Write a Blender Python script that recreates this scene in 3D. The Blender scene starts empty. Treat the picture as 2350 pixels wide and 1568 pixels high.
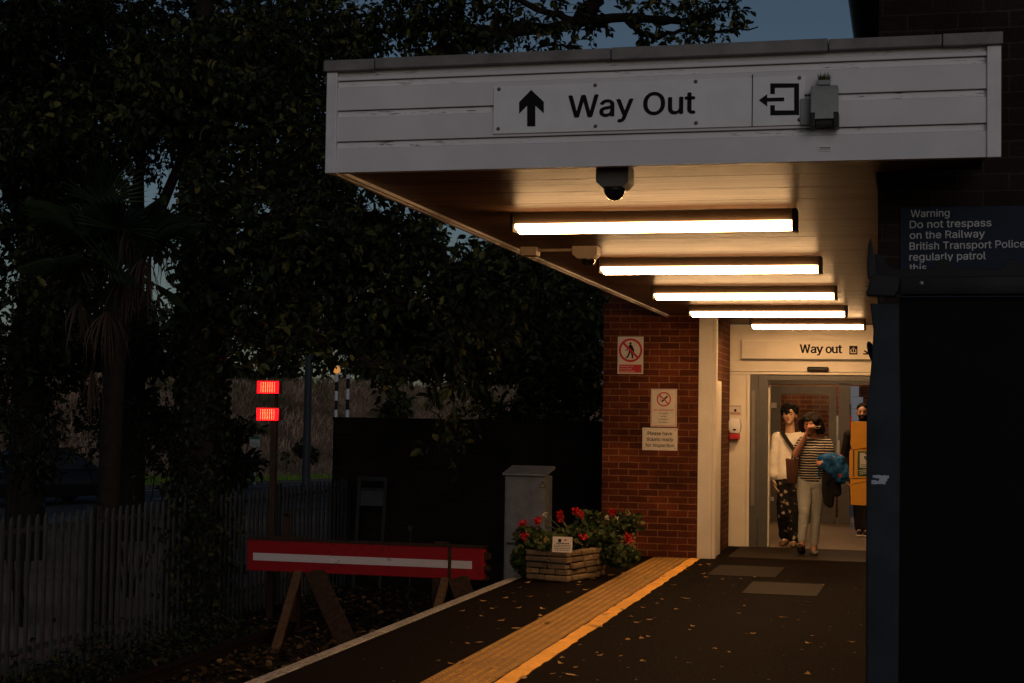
import bpy, bmesh, math, random
import numpy as np
from mathutils import Vector, Matrix, noise as mnoise
random.seed(7); RNG = np.random.default_rng(7)
S = bpy.context.scene; COL = S.collection
R = math.radians

# ---------------------------------------------------------------- camera
F, CX, CY, H = 3600., 1175., 784., 1.57           # focal length, centre (2350 px wide frame), eye height
_dY = np.array([907, 180, F]); _dY /= np.linalg.norm(_dY)
_up = np.array([.0154, -1, 166/3600.]); _up /= np.linalg.norm(_up)
_up -= _dY*_up.dot(_dY); _up /= np.linalg.norm(_up)
_dX = np.cross(_dY, _up); _dX *= np.sign(_dX[0])
CM = np.array([_dX, _dY, _up])                    # world = CM @ (right, down, forward)
cam = bpy.data.objects.new('camera', bpy.data.cameras.new('camera')); COL.objects.link(cam)
cam.data.sensor_width = 36; cam.data.lens = 36*F/2350
cam.data.clip_start = .1; cam.data.clip_end = 1500
mw = Matrix.Identity(4)
for i in range(3):
    mw[i][0] = CM[i][0]; mw[i][1] = -CM[i][1]; mw[i][2] = -CM[i][2]
mw[2][3] = H
cam.matrix_world = mw
S.camera = cam
S.view_settings.view_transform = 'Standard'; S.view_settings.look = 'None'
S.view_settings.exposure = 0; S.view_settings.gamma = 1
# ---------------------------------------------------------------- dusk sky (sun already low behind the camera)
W = bpy.data.worlds.new('World'); S.world = W; W.use_nodes = True
wn = W.node_tree
sky = wn.nodes.new('ShaderNodeTexSky'); sky.sky_type = 'NISHITA'; sky.sun_disc = False
sky.sun_elevation = R(20); sky.sun_rotation = R(157)
sky.air_density = 1.0; sky.dust_density = 1.0; sky.ozone_density = 2.0
bg = wn.nodes['Background']; bg.inputs[1].default_value = .020
wn.links.new(sky.outputs[0], bg.inputs[0])
# the last soft glow of the evening, low behind the camera
sun = bpy.data.objects.new('sun', bpy.data.lights.new('sun', 'SUN')); COL.objects.link(sun)
sun.data.energy = .30; sun.data.angle = R(35); sun.data.color = (1, .95, .97)
sun.rotation_euler = Vector((-.42, 1, -.36)).to_track_quat('-Z', 'Y').to_euler()
S.cycles.use_denoising = True
try: S.cycles.denoiser = 'OPENIMAGEDENOISE'
except Exception: pass
S.cycles.max_bounces = 6; S.cycles.diffuse_bounces = 3; S.cycles.glossy_bounces = 3
S.cycles.transmission_bounces = 4; S.cycles.transparent_max_bounces = 8
S.cycles.caustics_reflective = False; S.cycles.caustics_refractive = False
S.cycles.sample_clamp_indirect = 4

def at(x, y, X=None, Y=None, Z=None):
    """measure the photograph: the world point seen at (x, y) of the 2350 px wide frame on the plane X=, Y= or Z="""
    r = CM @ np.array([x-CX, y-CY, F])
    t = X/r[0] if X is not None else (Y/r[1] if Y is not None else (Z-H)/r[2])
    return Vector((r[0]*t, r[1]*t, H+r[2]*t))

# ---------------------------------------------------------------- objects
ROOTLOC = {}
def tag(o, label=None, cat=None, group=None, kind=None):
    if label: o['label'] = label
    if cat: o['category'] = cat
    if group: o['group'] = group
    if kind: o['kind'] = kind
    return o
def thing(name, label, cat, loc=(0, 0, 0), group=None):
    o = bpy.data.objects.new(name, None); COL.objects.link(o); o.location = loc
    o.empty_display_size = .1
    ROOTLOC[o] = Vector(loc)
    return tag(o, label, cat, group)
def link_mesh(name, me, mats, parent=None):
    o = bpy.data.objects.new(name, me); COL.objects.link(o)
    for m in (mats if isinstance(mats, (list, tuple)) else [mats]): me.materials.append(m)
    if parent is not None:
        off = ROOTLOC[parent]; me.transform(Matrix.Translation(-off))
        o.parent = parent
        ROOTLOC[o] = off
    else:
        ROOTLOC[o] = Vector((0, 0, 0))
    return o
def copy_tree(o, parent=None):
    c = o.copy(); COL.objects.link(c)
    if parent is not None: c.parent = parent
    ROOTLOC[c] = ROOTLOC[o]
    for ch in list(o.children): copy_tree(ch, c)
    return c

_tcache = {}
FONT = None
try:                                              # the sans face that ships with Blender itself; built-in face if absent
    import os
    FONT = bpy.data.fonts.load(os.path.join(bpy.utils.resource_path('LOCAL'), 'datafiles', 'fonts', 'Inter.woff2'))
except Exception: FONT = None
def text_geo(s, bold=0.0, extrude=.0):
    k = (s, bold, extrude)
    if k in _tcache: return _tcache[k]
    cu = bpy.data.curves.new('t', 'FONT'); cu.body = s; cu.size = 1; cu.offset = bold; cu.extrude = extrude
    cu.resolution_u = 3
    if FONT: cu.font = FONT
    o = bpy.data.objects.new('t', cu); COL.objects.link(o)
    dg = bpy.context.evaluated_depsgraph_get(); dg.update()
    me = bpy.data.meshes.new_from_object(o.evaluated_get(dg))
    v = np.array([x.co[:] for x in me.vertices]); f = [tuple(p.vertices) for p in me.polygons]
    bpy.data.objects.remove(o); bpy.data.curves.remove(cu); bpy.data.meshes.remove(me)
    _tcache[k] = (v, f); return v, f
CAP = None
class MB:
    def __init__(s): s.v = []; s.f = []; s.m = []; s.mi = 0
    def add(s, vs, fs, mi=None):
        b = len(s.v); s.v += [tuple(v) for v in vs]
        s.f += [tuple(i+b for i in f) for f in fs]; s.m += [s.mi if mi is None else mi]*len(fs)
        return s
    def box(s, x0, y0, z0, x1, y1, z1, M=None):
        vs = [Vector((x, y, z)) for z in (z0, z1) for y in (y0, y1) for x in (x0, x1)]
        if M is not None: vs = [M @ v for v in vs]
        return s.add(vs, [(0, 2, 3, 1), (4, 5, 7, 6), (0, 1, 5, 4), (1, 3, 7, 5), (3, 2, 6, 7), (2, 0, 4, 6)])
    def prism(s, pts, o, u, w, d):
        """polygon pts (2-D) laid on axes u, w from o, thickened by vector d"""
        o, u, w, d = map(Vector, (o, u, w, d)); n = len(pts)
        a = [o+u*p[0]+w*p[1] for p in pts]; b = [p+d for p in a]
        return s.add(a+b, [tuple(range(n)), tuple(range(2*n-1, n-1, -1))]+[(i, i+n, (i+1) % n+n, (i+1) % n) for i in range(n)])
    def tube(s, path, radii, n=8, cap=True):
        path = [Vector(p) for p in path]
        if not isinstance(radii, (list, tuple)): radii = [radii]*len(path)
        rings = []; t0 = None
        for i, p in enumerate(path):
            t = (path[min(i+1, len(path)-1)]-path[max(i-1, 0)]).normalized()
            if t0 is None:
                a = t.orthogonal().normalized()
            else:
                a = a-t*a.dot(t)
                a = a.normalized() if a.length > 1e-6 else t.orthogonal().normalized()
            t0 = t; b = t.cross(a)
            rings.append([p+(a*math.cos(2*math.pi*k/n)+b*math.sin(2*math.pi*k/n))*radii[i] for k in range(n)])
        vs = [v for r in rings for v in r]; fs = []
        for i in range(len(path)-1):
            for k in range(n): fs.append((i*n+k, i*n+(k+1) % n, (i+1)*n+(k+1) % n, (i+1)*n+k))
        if cap: fs += [tuple(range(n-1, -1, -1)), tuple(range(len(vs)-n, len(vs)))]
        return s.add(vs, fs)
    def lathe(s, prof, o, axis=(0, 0, 1), n=16):
        q = Vector((0, 0, 1)).rotation_difference(Vector(axis).normalized()); o = Vector(o)
        vs = []; fs = []
        for r, z in prof:
            for k in range(n): vs.append(o+q @ Vector((r*math.cos(2*math.pi*k/n), r*math.sin(2*math.pi*k/n), z)))
        for i in range(len(prof)-1):
            for k in range(n): fs.append((i*n+k, i*n+(k+1) % n, (i+1)*n+(k+1) % n, (i+1)*n+k))
        fs += [tuple(range(n-1, -1, -1)), tuple(range(len(vs)-n, len(vs)))]
        return s.add(vs, fs)
    def ball(s, c, r, n=12, m=8, M=None):
        if not isinstance(r, (list, tuple)): r = (r, r, r)
        c = Vector(c); vs = []; fs = []
        for i in range(m+1):
            th = math.pi*(i/m)
            for k in range(n):
                ph = 2*math.pi*k/n
                v = Vector((r[0]*math.sin(th)*math.cos(ph), r[1]*math.sin(th)*math.sin(ph), r[2]*math.cos(th)))
                vs.append(c+(M @ v if M is not None else v))
        for i in range(m):
            for k in range(n): fs.append((i*n+k, (i+1)*n+k, (i+1)*n+(k+1) % n, i*n+(k+1) % n))
        return s.add(vs, fs)
    def text(s, txt, o, u, w, cap, bold=.0, th=.0015, width=None, align='L'):
        """lettering: cap height cap, origin o = left end of the baseline, u right, w up; bold thickens the strokes"""
        global CAP
        if CAP is None:
            hv, _ = text_geo('H'); CAP = hv[:, 1].max()-hv[:, 1].min()
        k = cap/CAP; v, f = text_geo(txt, 0, th/k/2)
        x0, x1 = v[:, 0].min(), v[:, 0].max()
        kx = k if width is None else width/(x1-x0)
        o, u, w = Vector(o), Vector(u).normalized(), Vector(w).normalized(); nn = u.cross(w)
        sh = {'L': x0, 'C': (x0+x1)/2, 'R': x1}[align]
        offs = [(0, 0)] if not bold else [(-.5, 0), (.5, 0), (0, .35), (0, -.35)]
        for i, (ox, oz) in enumerate(offs):
            s.add([o+u*(p[0]-sh+ox*bold*2)*kx+w*(p[1]+oz*bold*2)*k+nn*(p[2]*k+i*.00015) for p in v], f)
        return s
    def build(s, name, mats, parent=None, bevel=0, smooth=None, seg=2):
        me = bpy.data.meshes.new(name); me.from_pydata(s.v, [], s.f)
        me.polygons.foreach_set('material_index', s.m)
        bm = bmesh.new(); bm.from_mesh(me)
        if bevel:
            bmesh.ops.remove_doubles(bm, verts=bm.verts, dist=1e-5)
            es = [e for e in bm.edges if len(e.link_faces) == 2 and e.calc_face_angle(0) > .6]
            bmesh.ops.bevel(bm, geom=es, offset=bevel, segments=seg, affect='EDGES', clamp_overlap=True, profile=.5)
        bm.normal_update()
        uv = bm.loops.layers.uv.new('UVMap')
        for f in bm.faces:
            n = f.normal; a = max(range(3), key=lambda i: abs(n[i]))
            for l in f.loops:
                c = l.vert.co
                l[uv].uv = (c.x, c.y) if a == 2 else ((c.x, c.z) if a == 1 else (c.y, c.z))
        bm.to_mesh(me); bm.free()
        if smooth is not None:
            me.polygons.foreach_set('use_smooth', [True]*len(me.polygons)); me.set_sharp_from_angle(angle=R(smooth))
        me.update()
        return link_mesh(name, me, mats, parent)

# ---------------------------------------------------------------- materials
class N:
    """a small node-tree writer"""
    def __init__(s, name):
        s.mat = bpy.data.materials.new(name); s.mat.use_nodes = True; s.nt = s.mat.node_tree
        s.b = s.nt.nodes['Principled BSDF']
    def n(s, t, **kw):
        nd = s.nt.nodes.new('ShaderNode'+t)
        for k, v in kw.items():
            if k.startswith('i_'): nd.inputs[k[2:].replace('_', ' ')].default_value = v
            else: setattr(nd, k, v)
        return nd
    def l(s, a, b): s.nt.links.new(a, b)
    def coord(s, kind='Object'): return s.n('TexCoord').outputs[kind]
    def noise(s, vec, scale, detail=4, rough=.6):
        nd = s.n('TexNoise'); nd.inputs['Scale'].default_value = scale; nd.inputs['Detail'].default_value = detail
        nd.inputs['Roughness'].default_value = rough; s.l(vec, nd.inputs['Vector']); return nd.outputs['Fac']
    def mapping(s, vec, sc=(1, 1, 1), rot=(0, 0, 0)):
        nd = s.n('Mapping'); nd.inputs['Scale'].default_value = sc; nd.inputs['Rotation'].default_value = rot
        s.l(vec, nd.inputs['Vector']); return nd.outputs[0]
    def ramp(s, fac, stops, interp='LINEAR'):
        nd = s.n('ValToRGB'); cr = nd.color_ramp; cr.interpolation = interp
        while len(cr.elements) < len(stops): cr.elements.new(.5)
        for e, (p, c) in zip(cr.elements, stops):
            e.position = p; e.color = (c if hasattr(c, '__len__') else (c, c, c))[:3]+(1,) if not hasattr(c, '__len__') or len(c) == 3 else c
        s.l(fac, nd.inputs[0]); return nd.outputs[0]
    def mix(s, fac, a, b, mode='MIX'):
        nd = s.n('MixRGB', blend_type=mode)
        for i, q in ((0, fac), (1, a), (2, b)):
            if hasattr(q, 'node'): s.l(q, nd.inputs[i])
            elif i: nd.inputs[i].default_value = tuple(q)[:3]+(1,)
            else: nd.inputs[i].default_value = q
        return nd.outputs[0]
    def bump(s, h, strength=.3, dist=.01):
        nd = s.n('Bump'); nd.inputs['Strength'].default_value = strength; nd.inputs['Distance'].default_value = dist
        s.l(h, nd.inputs['Height']); s.l(nd.outputs[0], s.b.inputs['Normal'])
    def color(s, c):
        if hasattr(c, 'node'): s.l(c, s.b.inputs['Base Color'])
        else: s.b.inputs['Base Color'].default_value = tuple(c)[:3]+(1,)
    def set(s, **kw):
        for k, v in kw.items():
            s.b.inputs[k.replace('_', ' ')].default_value = v
        return s
def plain(name, col, rough=.6, metal=0, var=.25, vs=9, bump=.0, bs=60, spec=None):
    """one paint or stuff with uneven tone, its own wear and a little relief"""
    m = N(name); co = m.coord()
    nz = m.noise(co, vs, 5)
    k = m.ramp(nz, [(.3, 1-var), (.7, 1+var*.3)])
    m.color(m.mix(1, col, k, 'MULTIPLY'))
    m.set(Roughness=rough, Metallic=metal)
    if spec is None: spec = .15 if max(col) < .06 and rough > .4 else .45
    m.b.inputs['Specular IOR Level'].default_value = spec
    if bump: m.bump(m.noise(co, bs, 4), bump, .005)
    return m.mat
def emit(name, col, strength):
    m = N(name); m.color((.02, .02, .02)); m.b.inputs['Emission Color'].default_value = tuple(col)+(1,)
    m.b.inputs['Emission Strength'].default_value = strength; return m.mat
def brick(name, c1, c2, mort, stain=.5, rough=.85):
    m = N(name); uv = m.coord('UV')
    b = m.n('TexBrick'); b.offset = .5
    for k, v in (('Scale', 1), ('Mortar Size', .006), ('Mortar Smooth', .3), ('Bias', 0), ('Brick Width', .225), ('Row Height', .075)):
        b.inputs[k].default_value = v
    wob = m.n('VectorMath', operation='ADD'); m.l(uv, wob.inputs[0])
    nz = m.n('TexNoise'); nz.inputs['Scale'].default_value = 9; m.l(uv, nz.inputs['Vector'])
    sc = m.n('VectorMath', operation='SCALE'); sc.inputs['Scale'].default_value = .008; m.l(nz.outputs['Color'], sc.inputs[0])
    m.l(sc.outputs[0], wob.inputs[1]); m.l(wob.outputs[0], b.inputs['Vector'])
    b.inputs['Color1'].default_value = c1+(1,); b.inputs['Color2'].default_value = c2+(1,); b.inputs['Mortar'].default_value = mort+(1,)
    grit = m.ramp(m.noise(uv, 55, 5), [(.25, .55), (.75, 1.2)])
    big = m.ramp(m.noise(uv, 1.6, 4), [(.35, 1-stain), (.65, 1.1)])
    m.color(m.mix(1, m.mix(1, b.outputs['Color'], grit, 'MULTIPLY'), big, 'MULTIPLY'))
    m.set(Roughness=rough); m.b.inputs['Specular IOR Level'].default_value = .12
    h = m.mix(.35, m.ramp(b.outputs['Fac'], [(0, 1.), (1, 0.)]), m.noise(uv, 90, 4))
    m.bump(h, .7, .008)
    return m.mat
def leafmat(name, stops, rough=.5, spec=.12):
    m = N(name); g = m.n('NewGeometry')
    m.color(m.ramp(g.outputs['Random Per Island'], stops)); m.set(Roughness=rough); m.b.inputs['Specular IOR Level'].default_value = spec
    return m.mat
# ================================================================ materials in use
def asphalt(name, dark, pale):
    m = N(name); co = m.coord()
    big = m.ramp(m.noise(co, 1.1, 5), [(.3, .7), (.7, 1.15)])
    grit = m.ramp(m.noise(co, 42, 7, .85), [(.47, dark), (.72, pale)])
    vo = m.n('TexVoronoi'); vo.inputs['Scale'].default_value = 9; m.l(co, vo.inputs['Vector'])
    chip = m.ramp(vo.outputs['Distance'], [(.07, 1.), (.10, 0.)])
    sel = m.n('SeparateColor'); m.l(vo.outputs['Color'], sel.inputs[0])
    k = m.n('Math', operation='MULTIPLY'); m.l(chip, k.inputs[0]); m.l(m.ramp(sel.outputs[0], [(.72, 0.), (.75, .8)]), k.inputs[1])
    m.color(m.mix(k.outputs[0], m.mix(1, grit, big, 'MULTIPLY'), (.22, .19, .15))); m.set(Roughness=.88)
    m.b.inputs['Specular IOR Level'].default_value = .05
    m.bump(m.noise(co, 60, 5, .75), 1., .012); return m.mat
def timber(name, c1, c2, rough, sc=(1.2, 22, 22), bs=.35, spec=.5):
    m = N(name); co = m.mapping(m.coord(), sc)
    nz = m.noise(co, 2.2, 6, .65)
    m.color(m.ramp(nz, [(.3, c1), (.65, c2)])); m.set(Roughness=rough); m.b.inputs['Specular IOR Level'].default_value = spec
    m.bump(nz, bs, .006); return m.mat
def paint(name, col, dirt, rough=.5, th=(.62, .7), scale=(3, 30, 30), amount=1.):
    """painted board with flecks of dirt and moss stretched along it"""
    m = N(name); co = m.coord()
    nz = m.noise(m.mapping(co, scale), 2.5, 7, .7)
    k = m.ramp(m.noise(co, 2.3, 4), [(.3, .86), (.7, 1.03)])
    patch = m.ramp(m.noise(m.mapping(co, (1.3, 1.3, 1.3)), 1.7, 2), [(.47, 0.), (.6, amount)])
    fl = m.n('Math', operation='MULTIPLY'); m.l(m.ramp(nz, [(th[0], 0.), (th[1], 1.)]), fl.inputs[0]); m.l(patch, fl.inputs[1])
    m.color(m.mix(fl.outputs[0], m.mix(1, col, k, 'MULTIPLY'), dirt)); m.set(Roughness=rough); m.b.inputs['Specular IOR Level'].default_value = .2
    m.bump(m.noise(co, 40, 3), .08, .004); return m.mat
M = {}
M['white_board'] = paint('white_board', (.66, .63, .65), (.03, .035, .02), .42, (.7, .76), amount=.35)
M['white_chamfer'] = paint('white_chamfer', (.72, .69, .70), (.02, .025, .015), .45, (.55, .62), (5, 60, 60))
M['trim'] = plain('trim', (.66, .63, .65), .45, var=.15)
M['lead'] = plain('lead', (.19, .17, .165), .6, var=.45, vs=6, bump=.2)
M['gap'] = plain('gap', (.02, .02, .02), .8)
M['soffit'] = timber('soffit', (.034, .018, .010), (.165, .094, .056), .36, (.45, 13, 13), .5, .012)
M['black_ink'] = plain('black_ink', (.008, .008, .009), .6, var=.1, spec=.1)
M['sign_white'] = plain('sign_white', (.72, .70, .71), .4, var=.1)
M['screw'] = plain('screw', (.14, .12, .1), .45, .6)
M['grey_box'] = plain('grey_box', (.27, .275, .265), .55, var=.25)
M['dark_plastic'] = plain('dark_plastic', (.025, .022, .02), .45)
M['cam_grey'] = plain('cam_grey', (.10, .09, .08), .5)
M['glass_dome'] = plain('glass_dome', (.012, .011, .011), .12, var=.05)
M['moss'] = leafmat('moss', [(0, (.03, .045, .012)), (1, (.09, .09, .03))], .9)
def tube_lamp(name, half, power=100):
    m = N(name); m.color((.02, .02, .02)); sp = m.n('SeparateXYZ'); m.l(m.coord(), sp.inputs[0])
    ab = m.n('Math', operation='ABSOLUTE'); m.l(sp.outputs[0], ab.inputs[0]); dv = m.n('Math', operation='DIVIDE'); m.l(ab.outputs[0], dv.inputs[0]); dv.inputs[1].default_value = half
    k = m.ramp(dv.outputs[0], [(0, 1.), (.93, .9), (.985, .07), (1, .03)]); mu = m.n('Math', operation='MULTIPLY'); m.l(k, mu.inputs[0]); mu.inputs[1].default_value = power
    m.b.inputs['Emission Color'].default_value = (1, .56, .24, 1); m.l(mu.outputs[0], m.b.inputs['Emission Strength']); return m.mat
M['diffuser'] = tube_lamp('diffuser', .795); M['diffuser_short'] = tube_lamp('diffuser_short', .652); M['diffuser_side'] = tube_lamp('diffuser_side', .795, 30); M['diffuser_side_short'] = tube_lamp('diffuser_side_short', .652, 30)   # the ribbed sides throw less light than the base
M['diffuser_end'] = emit('diffuser_end', (1, .52, .2), 6)
M['hall_tube'] = emit('hall_tube', (1, .6, .3), 36)
M['lamp_tray'] = plain('lamp_tray', (.50, .40, .31), .5)
M['tray_brown'] = plain('tray_brown', (.085, .06, .042), .6, spec=.05)
M['lamp_cap'] = plain('lamp_cap', (.03, .024, .02), .5)
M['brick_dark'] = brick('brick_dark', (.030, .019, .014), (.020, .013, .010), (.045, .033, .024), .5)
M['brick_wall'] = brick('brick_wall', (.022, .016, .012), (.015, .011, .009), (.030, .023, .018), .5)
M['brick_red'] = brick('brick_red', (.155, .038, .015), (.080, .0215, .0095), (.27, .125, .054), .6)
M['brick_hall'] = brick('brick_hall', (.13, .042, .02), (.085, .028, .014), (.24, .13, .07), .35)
M['column_white'] = paint('column_white', (.66, .60, .52), (.2, .16, .11), .5, (.68, .8), (8, 8, 1.5), .6)
M['panel_white'] = paint('panel_white', (.70, .64, .55), (.3, .25, .18), .42, (.7, .8), (8, 8, 2), .5)
M['alu'] = plain('alu', (.085, .082, .08), .42, .3, var=.15)
M['alu_light'] = plain('alu_light', (.17, .155, .14), .45, .3, var=.15)
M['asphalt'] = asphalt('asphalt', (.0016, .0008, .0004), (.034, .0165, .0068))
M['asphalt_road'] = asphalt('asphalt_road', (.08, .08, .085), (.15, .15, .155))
M['patch'] = plain('patch', (.019, .0125, .0075), .8, var=.45, vs=14, bump=.4)
M['hall_tile'] = plain('hall_tile', (.19, .14, .095), .45, var=.2, vs=3)
M['threshold'] = plain('threshold', (.024, .016, .010), .7, var=.4)
def worn_yellow(name, col, worn, lo, hi):
    m = N(name); co = m.coord(); nz = m.noise(co, 30, 8, .75)
    k = m.ramp(m.noise(co, 3, 4), [(.3, .7), (.7, 1.1)])
    m.color(m.mix(1, m.ramp(nz, [(lo, worn), (hi, col)]), k, 'MULTIPLY')); m.set(Roughness=.75)
    m.bump(m.noise(co, 120, 3), .5, .004); return m.mat
M['yellow_line'] = worn_yellow('yellow_line', (.80, .37, .04), (.16, .075, .014), .30, .46)
M['tactile'] = worn_yellow('tactile', (.30, .15, .024), (.14, .065, .014), .3, .6)
M['blister'] = worn_yellow('blister', (.46, .24, .036), (.24, .11, .02), .3, .55)
M['edge_white'] = worn_yellow('edge_white', (.36, .33, .30), (.08, .07, .06), .38, .58)
M['concrete'] = plain('concrete', (.12, .11, .10), .9, var=.5, vs=5, bump=.4)
M['soil'] = plain('soil', (.014, .011, .008), .95, var=.5, vs=3, bump=.6, bs=25)
M['grass_soil'] = plain('grass_soil', (.03, .034, .014), .95, var=.5, vs=2)
M['red_paint'] = paint('red_paint', (.25, .006, .010), (.03, .008, .008), .5, (.5, .72), (5, 5, 9), 1.4)
M['stripe_white'] = paint('stripe_white', (.52, .48, .51), (.14, .09, .09), .5, (.52, .7), (6, 6, 12), 1.2)
M['rust'] = plain('rust', (.045, .026, .016), .8, .2, var=.5, vs=20, bump=.4)
M['rust_light'] = plain('rust_light', (.10, .055, .025), .85, 0, var=.5, vs=18, bump=.4)
M['steel_grey'] = plain('steel_grey', (.125, .137, .165), .5, .2, var=.3)
M['galv'] = plain('galv', (.034, .042, .048), .6, .2, var=.35, vs=7)
M['post_brown'] = plain('post_brown', (.05, .03, .022), .6, .3, var=.4)
M['lamp_red_lens'] = emit('lamp_red_lens', (1, .004, .008), 2.6)
M['lamp_led'] = emit('lamp_led', (1, .13, .035), 8)
M['lamp_rim'] = plain('lamp_rim', (.2, .01, .01), .4)
M['navy'] = plain('navy', (.008, .016, .034), .5, var=.3, spec=.12)
M['sign_letter'] = paint('sign_letter', (.5, .5, .5), (.08, .09, .11), .5, (.55, .62), (30, 30, 30), .9)
M['shelter'] = plain('shelter', (.007, .0075, .009), .5, .1, var=.4, vs=5, bump=.05, spec=.2)
M['shelter_rail'] = plain('shelter_rail', (.022, .022, .024), .5, .2, var=.5, vs=6)
M['shelter_post'] = plain('shelter_post', (.026, .033, .042), .55, .1, var=.5, vs=9)
M['shelter_glass'] = plain('shelter_glass', (.004, .0042, .0042), .6, var=.2, spec=.06)
M['bolt'] = plain('bolt', (.30, .28, .26), .4, .6)
M['paper_and_reflection'] = plain('paper_and_reflection', (.42, .45, .52), .6)
M['sign_red'] = plain('sign_red', (.42, .012, .018), .4, var=.12)
M['sign_cream'] = plain('sign_cream', (.60, .53, .45), .4, var=.12)
M['yellow_cab'] = plain('yellow_cab', (.66, .30, .028), .35, var=.15)
M['green_sign'] = plain('green_sign', (.012, .085, .04), .4)
M['stone'] = N('stone').mat
def stone():
    m = N('split_stone'); co = m.coord(); g = m.n('NewGeometry')
    m.color(m.mix(1, m.ramp(g.outputs['Random Per Island'], [(0, (.13, .085, .045)), (1, (.26, .17, .09))]), m.ramp(m.noise(co, 22, 6, .7), [(.3, .5), (.7, 1.2)]), 'MULTIPLY'))
    m.set(Roughness=.9); m.bump(m.noise(co, 38, 5), 1., .012); return m.mat
bpy.data.materials.remove(M['stone']); M['stone'] = stone()
M['card'] = plain('card', (.62, .55, .47), .5, var=.08)
M['geranium_leaf'] = leafmat('geranium_leaf', [(0, (.010, .02, .005)), (.6, (.03, .048, .013)), (.9, (.075, .085, .026)), (1, (.12, .09, .03))], .55)
M['petal_red'] = leafmat('petal_red', [(0, (.38, .006, .014)), (1, (.62, .03, .03))], .5)
M['petal_white'] = leafmat('petal_white', [(0, (.5, .45, .36)), (1, (.65, .6, .5))], .5)
M['stem'] = plain('stem', (.06, .075, .02), .7)
M['leaf_dry'] = leafmat('leaf_dry', [(0, (.16, .09, .03)), (.5, (.30, .18, .06)), (1, (.42, .28, .11))], .75)
M['litter'] = leafmat('litter', [(0, (.018, .011, .005)), (.6, (.05, .03, .013)), (.9, (.10, .06, .025)), (1, (.17, .11, .05))], .8)
M['leaf_dark_shade'] = leafmat('leaf_dark_shade', [(0, (.004, .007, .003)), (.7, (.009, .014, .005)), (1, (.022, .027, .009))], .5)  # darker leaf copy: shade of the left-hand crowns is put into the colour
M['leaf_mid'] = leafmat('leaf_mid', [(0, (.008, .013, .005)), (.6, (.022, .029, .010)), (.9, (.055, .06, .018)), (1, (.12, .10, .03))], .5)
M['leaf_far'] = leafmat('leaf_far', [(0, (.014, .02, .010)), (1, (.03, .038, .018))], .7)
M['bark'] = plain('bark', (.018, .014, .011), .95, var=.5, vs=14, bump=.7, bs=30)
M['bark_pale'] = plain('bark_pale', (.05, .04, .032), .95, var=.5, vs=14, bump=.6, bs=30)
M['frond'] = leafmat('frond', [(0, (.006, .012, .004)), (1, (.016, .03, .009))], .5)
M['frond_dead'] = leafmat('frond_dead', [(0, (.035, .024, .016)), (1, (.085, .055, .038))], .8)
M['rail_rust'] = plain('rail_rust', (.012, .008, .006), .9, spec=.05)
def dry_grass():
    m = N('dry_grass'); g = m.n('NewGeometry'); co = m.coord()
    blade = m.ramp(g.outputs['Random Per Island'], [(0, (.24, .15, .10)), (.6, (.44, .29, .20)), (1, (.56, .40, .29))])
    m.color(m.mix(1, m.mix(m.ramp(m.noise(co, .55, 4), [(.48, 0.), (.62, .8)]), blade, (.12, .13, .05)), m.ramp(m.noise(co, .9, 4), [(.3, .35), (.65, 1.1)]), 'MULTIPLY'))
    m.set(Roughness=.9); m.b.inputs['Specular IOR Level'].default_value = .05; return m.mat
M['dry_grass'] = dry_grass()
M['bank_soil'] = plain('bank_soil', (.24, .15, .10), .95, var=.75, vs=.35)
M['green_grass'] = leafmat('green_grass', [(0, (.10, .20, .02)), (1, (.24, .36, .05))], .7)
M['car_paint'] = plain('car_paint', (.02, .021, .024), .18, .4, var=.1)
M['car_glass'] = plain('car_glass', (.02, .022, .025), .08, var=.05)
M['tyre'] = plain('tyre', (.012, .012, .012), .85)
M['pole_white'] = plain('pole_white', (.62, .62, .64), .5, var=.1)
M['pole_black'] = plain('pole_black', (.015, .015, .016), .5)
M['pole_grey'] = plain('pole_grey', (.06, .065, .075), .5, .3)
M['globe'] = emit('globe', (1, .42, .10), .55)
M['house_wall'] = plain('house_wall', (.34, .31, .30), .9)
M['roof_tile'] = plain('roof_tile', (.07, .05, .045), .85, var=.4, bump=.4)
M['glass'] = plain('glass', (.03, .035, .04), .08)
M['info_white'] = plain('info_white', (.38, .42, .38), .5)

# ================================================================ the setting
def slab(name, pts, z0, z1, mat):
    mb = MB(); mb.prism(pts, (0, 0, z0), (1, 0, 0), (0, 1, 0), (0, 0, z1-z0))
    o = mb.build(name, mat); return tag(o, kind='structure')
EDGE = -3.66
# ground sheet out to the horizon with the grassy bank beyond the road
def road_uv(x, y):   # along / across the road (across grows to the left, 0 = far white line)
    dx, dy = x+20.76, y-45.94; a = (.38, .925)
    return dx*a[0]+dy*a[1], -(dx*a[1]-dy*a[0])
def gz(x, y):
    u, d = road_uv(x, y)
    if d < 1.6: return -.92
    t = min(1, max(0, (d-2.6)/6.5)); t = t*t*(3-2*t)
    return -.90+3.5*t+.22*mnoise.noise(Vector((x*.14, y*.14, 0)))*min(1, d-1.6)
xs = np.concatenate([np.linspace(-900, -80, 10), np.arange(-76, 30, 2.), np.linspace(36, 900, 10)])
ys = np.concatenate([np.linspace(-300, -30, 6), np.arange(-20, 140, 2.), np.linspace(150, 1200, 10)])
gv = [(x, y, gz(x, y)) for y in ys for x in xs]; nx = len(xs)
gf = [(j*nx+i, j*nx+i+1, (j+1)*nx+i+1, (j+1)*nx+i) for j in range(len(ys)-1) for i in range(nx-1)]
g = MB(); g.add(gv, gf); tag(g.build('ground', M['bank_soil'], smooth=60), kind='structure')
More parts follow.
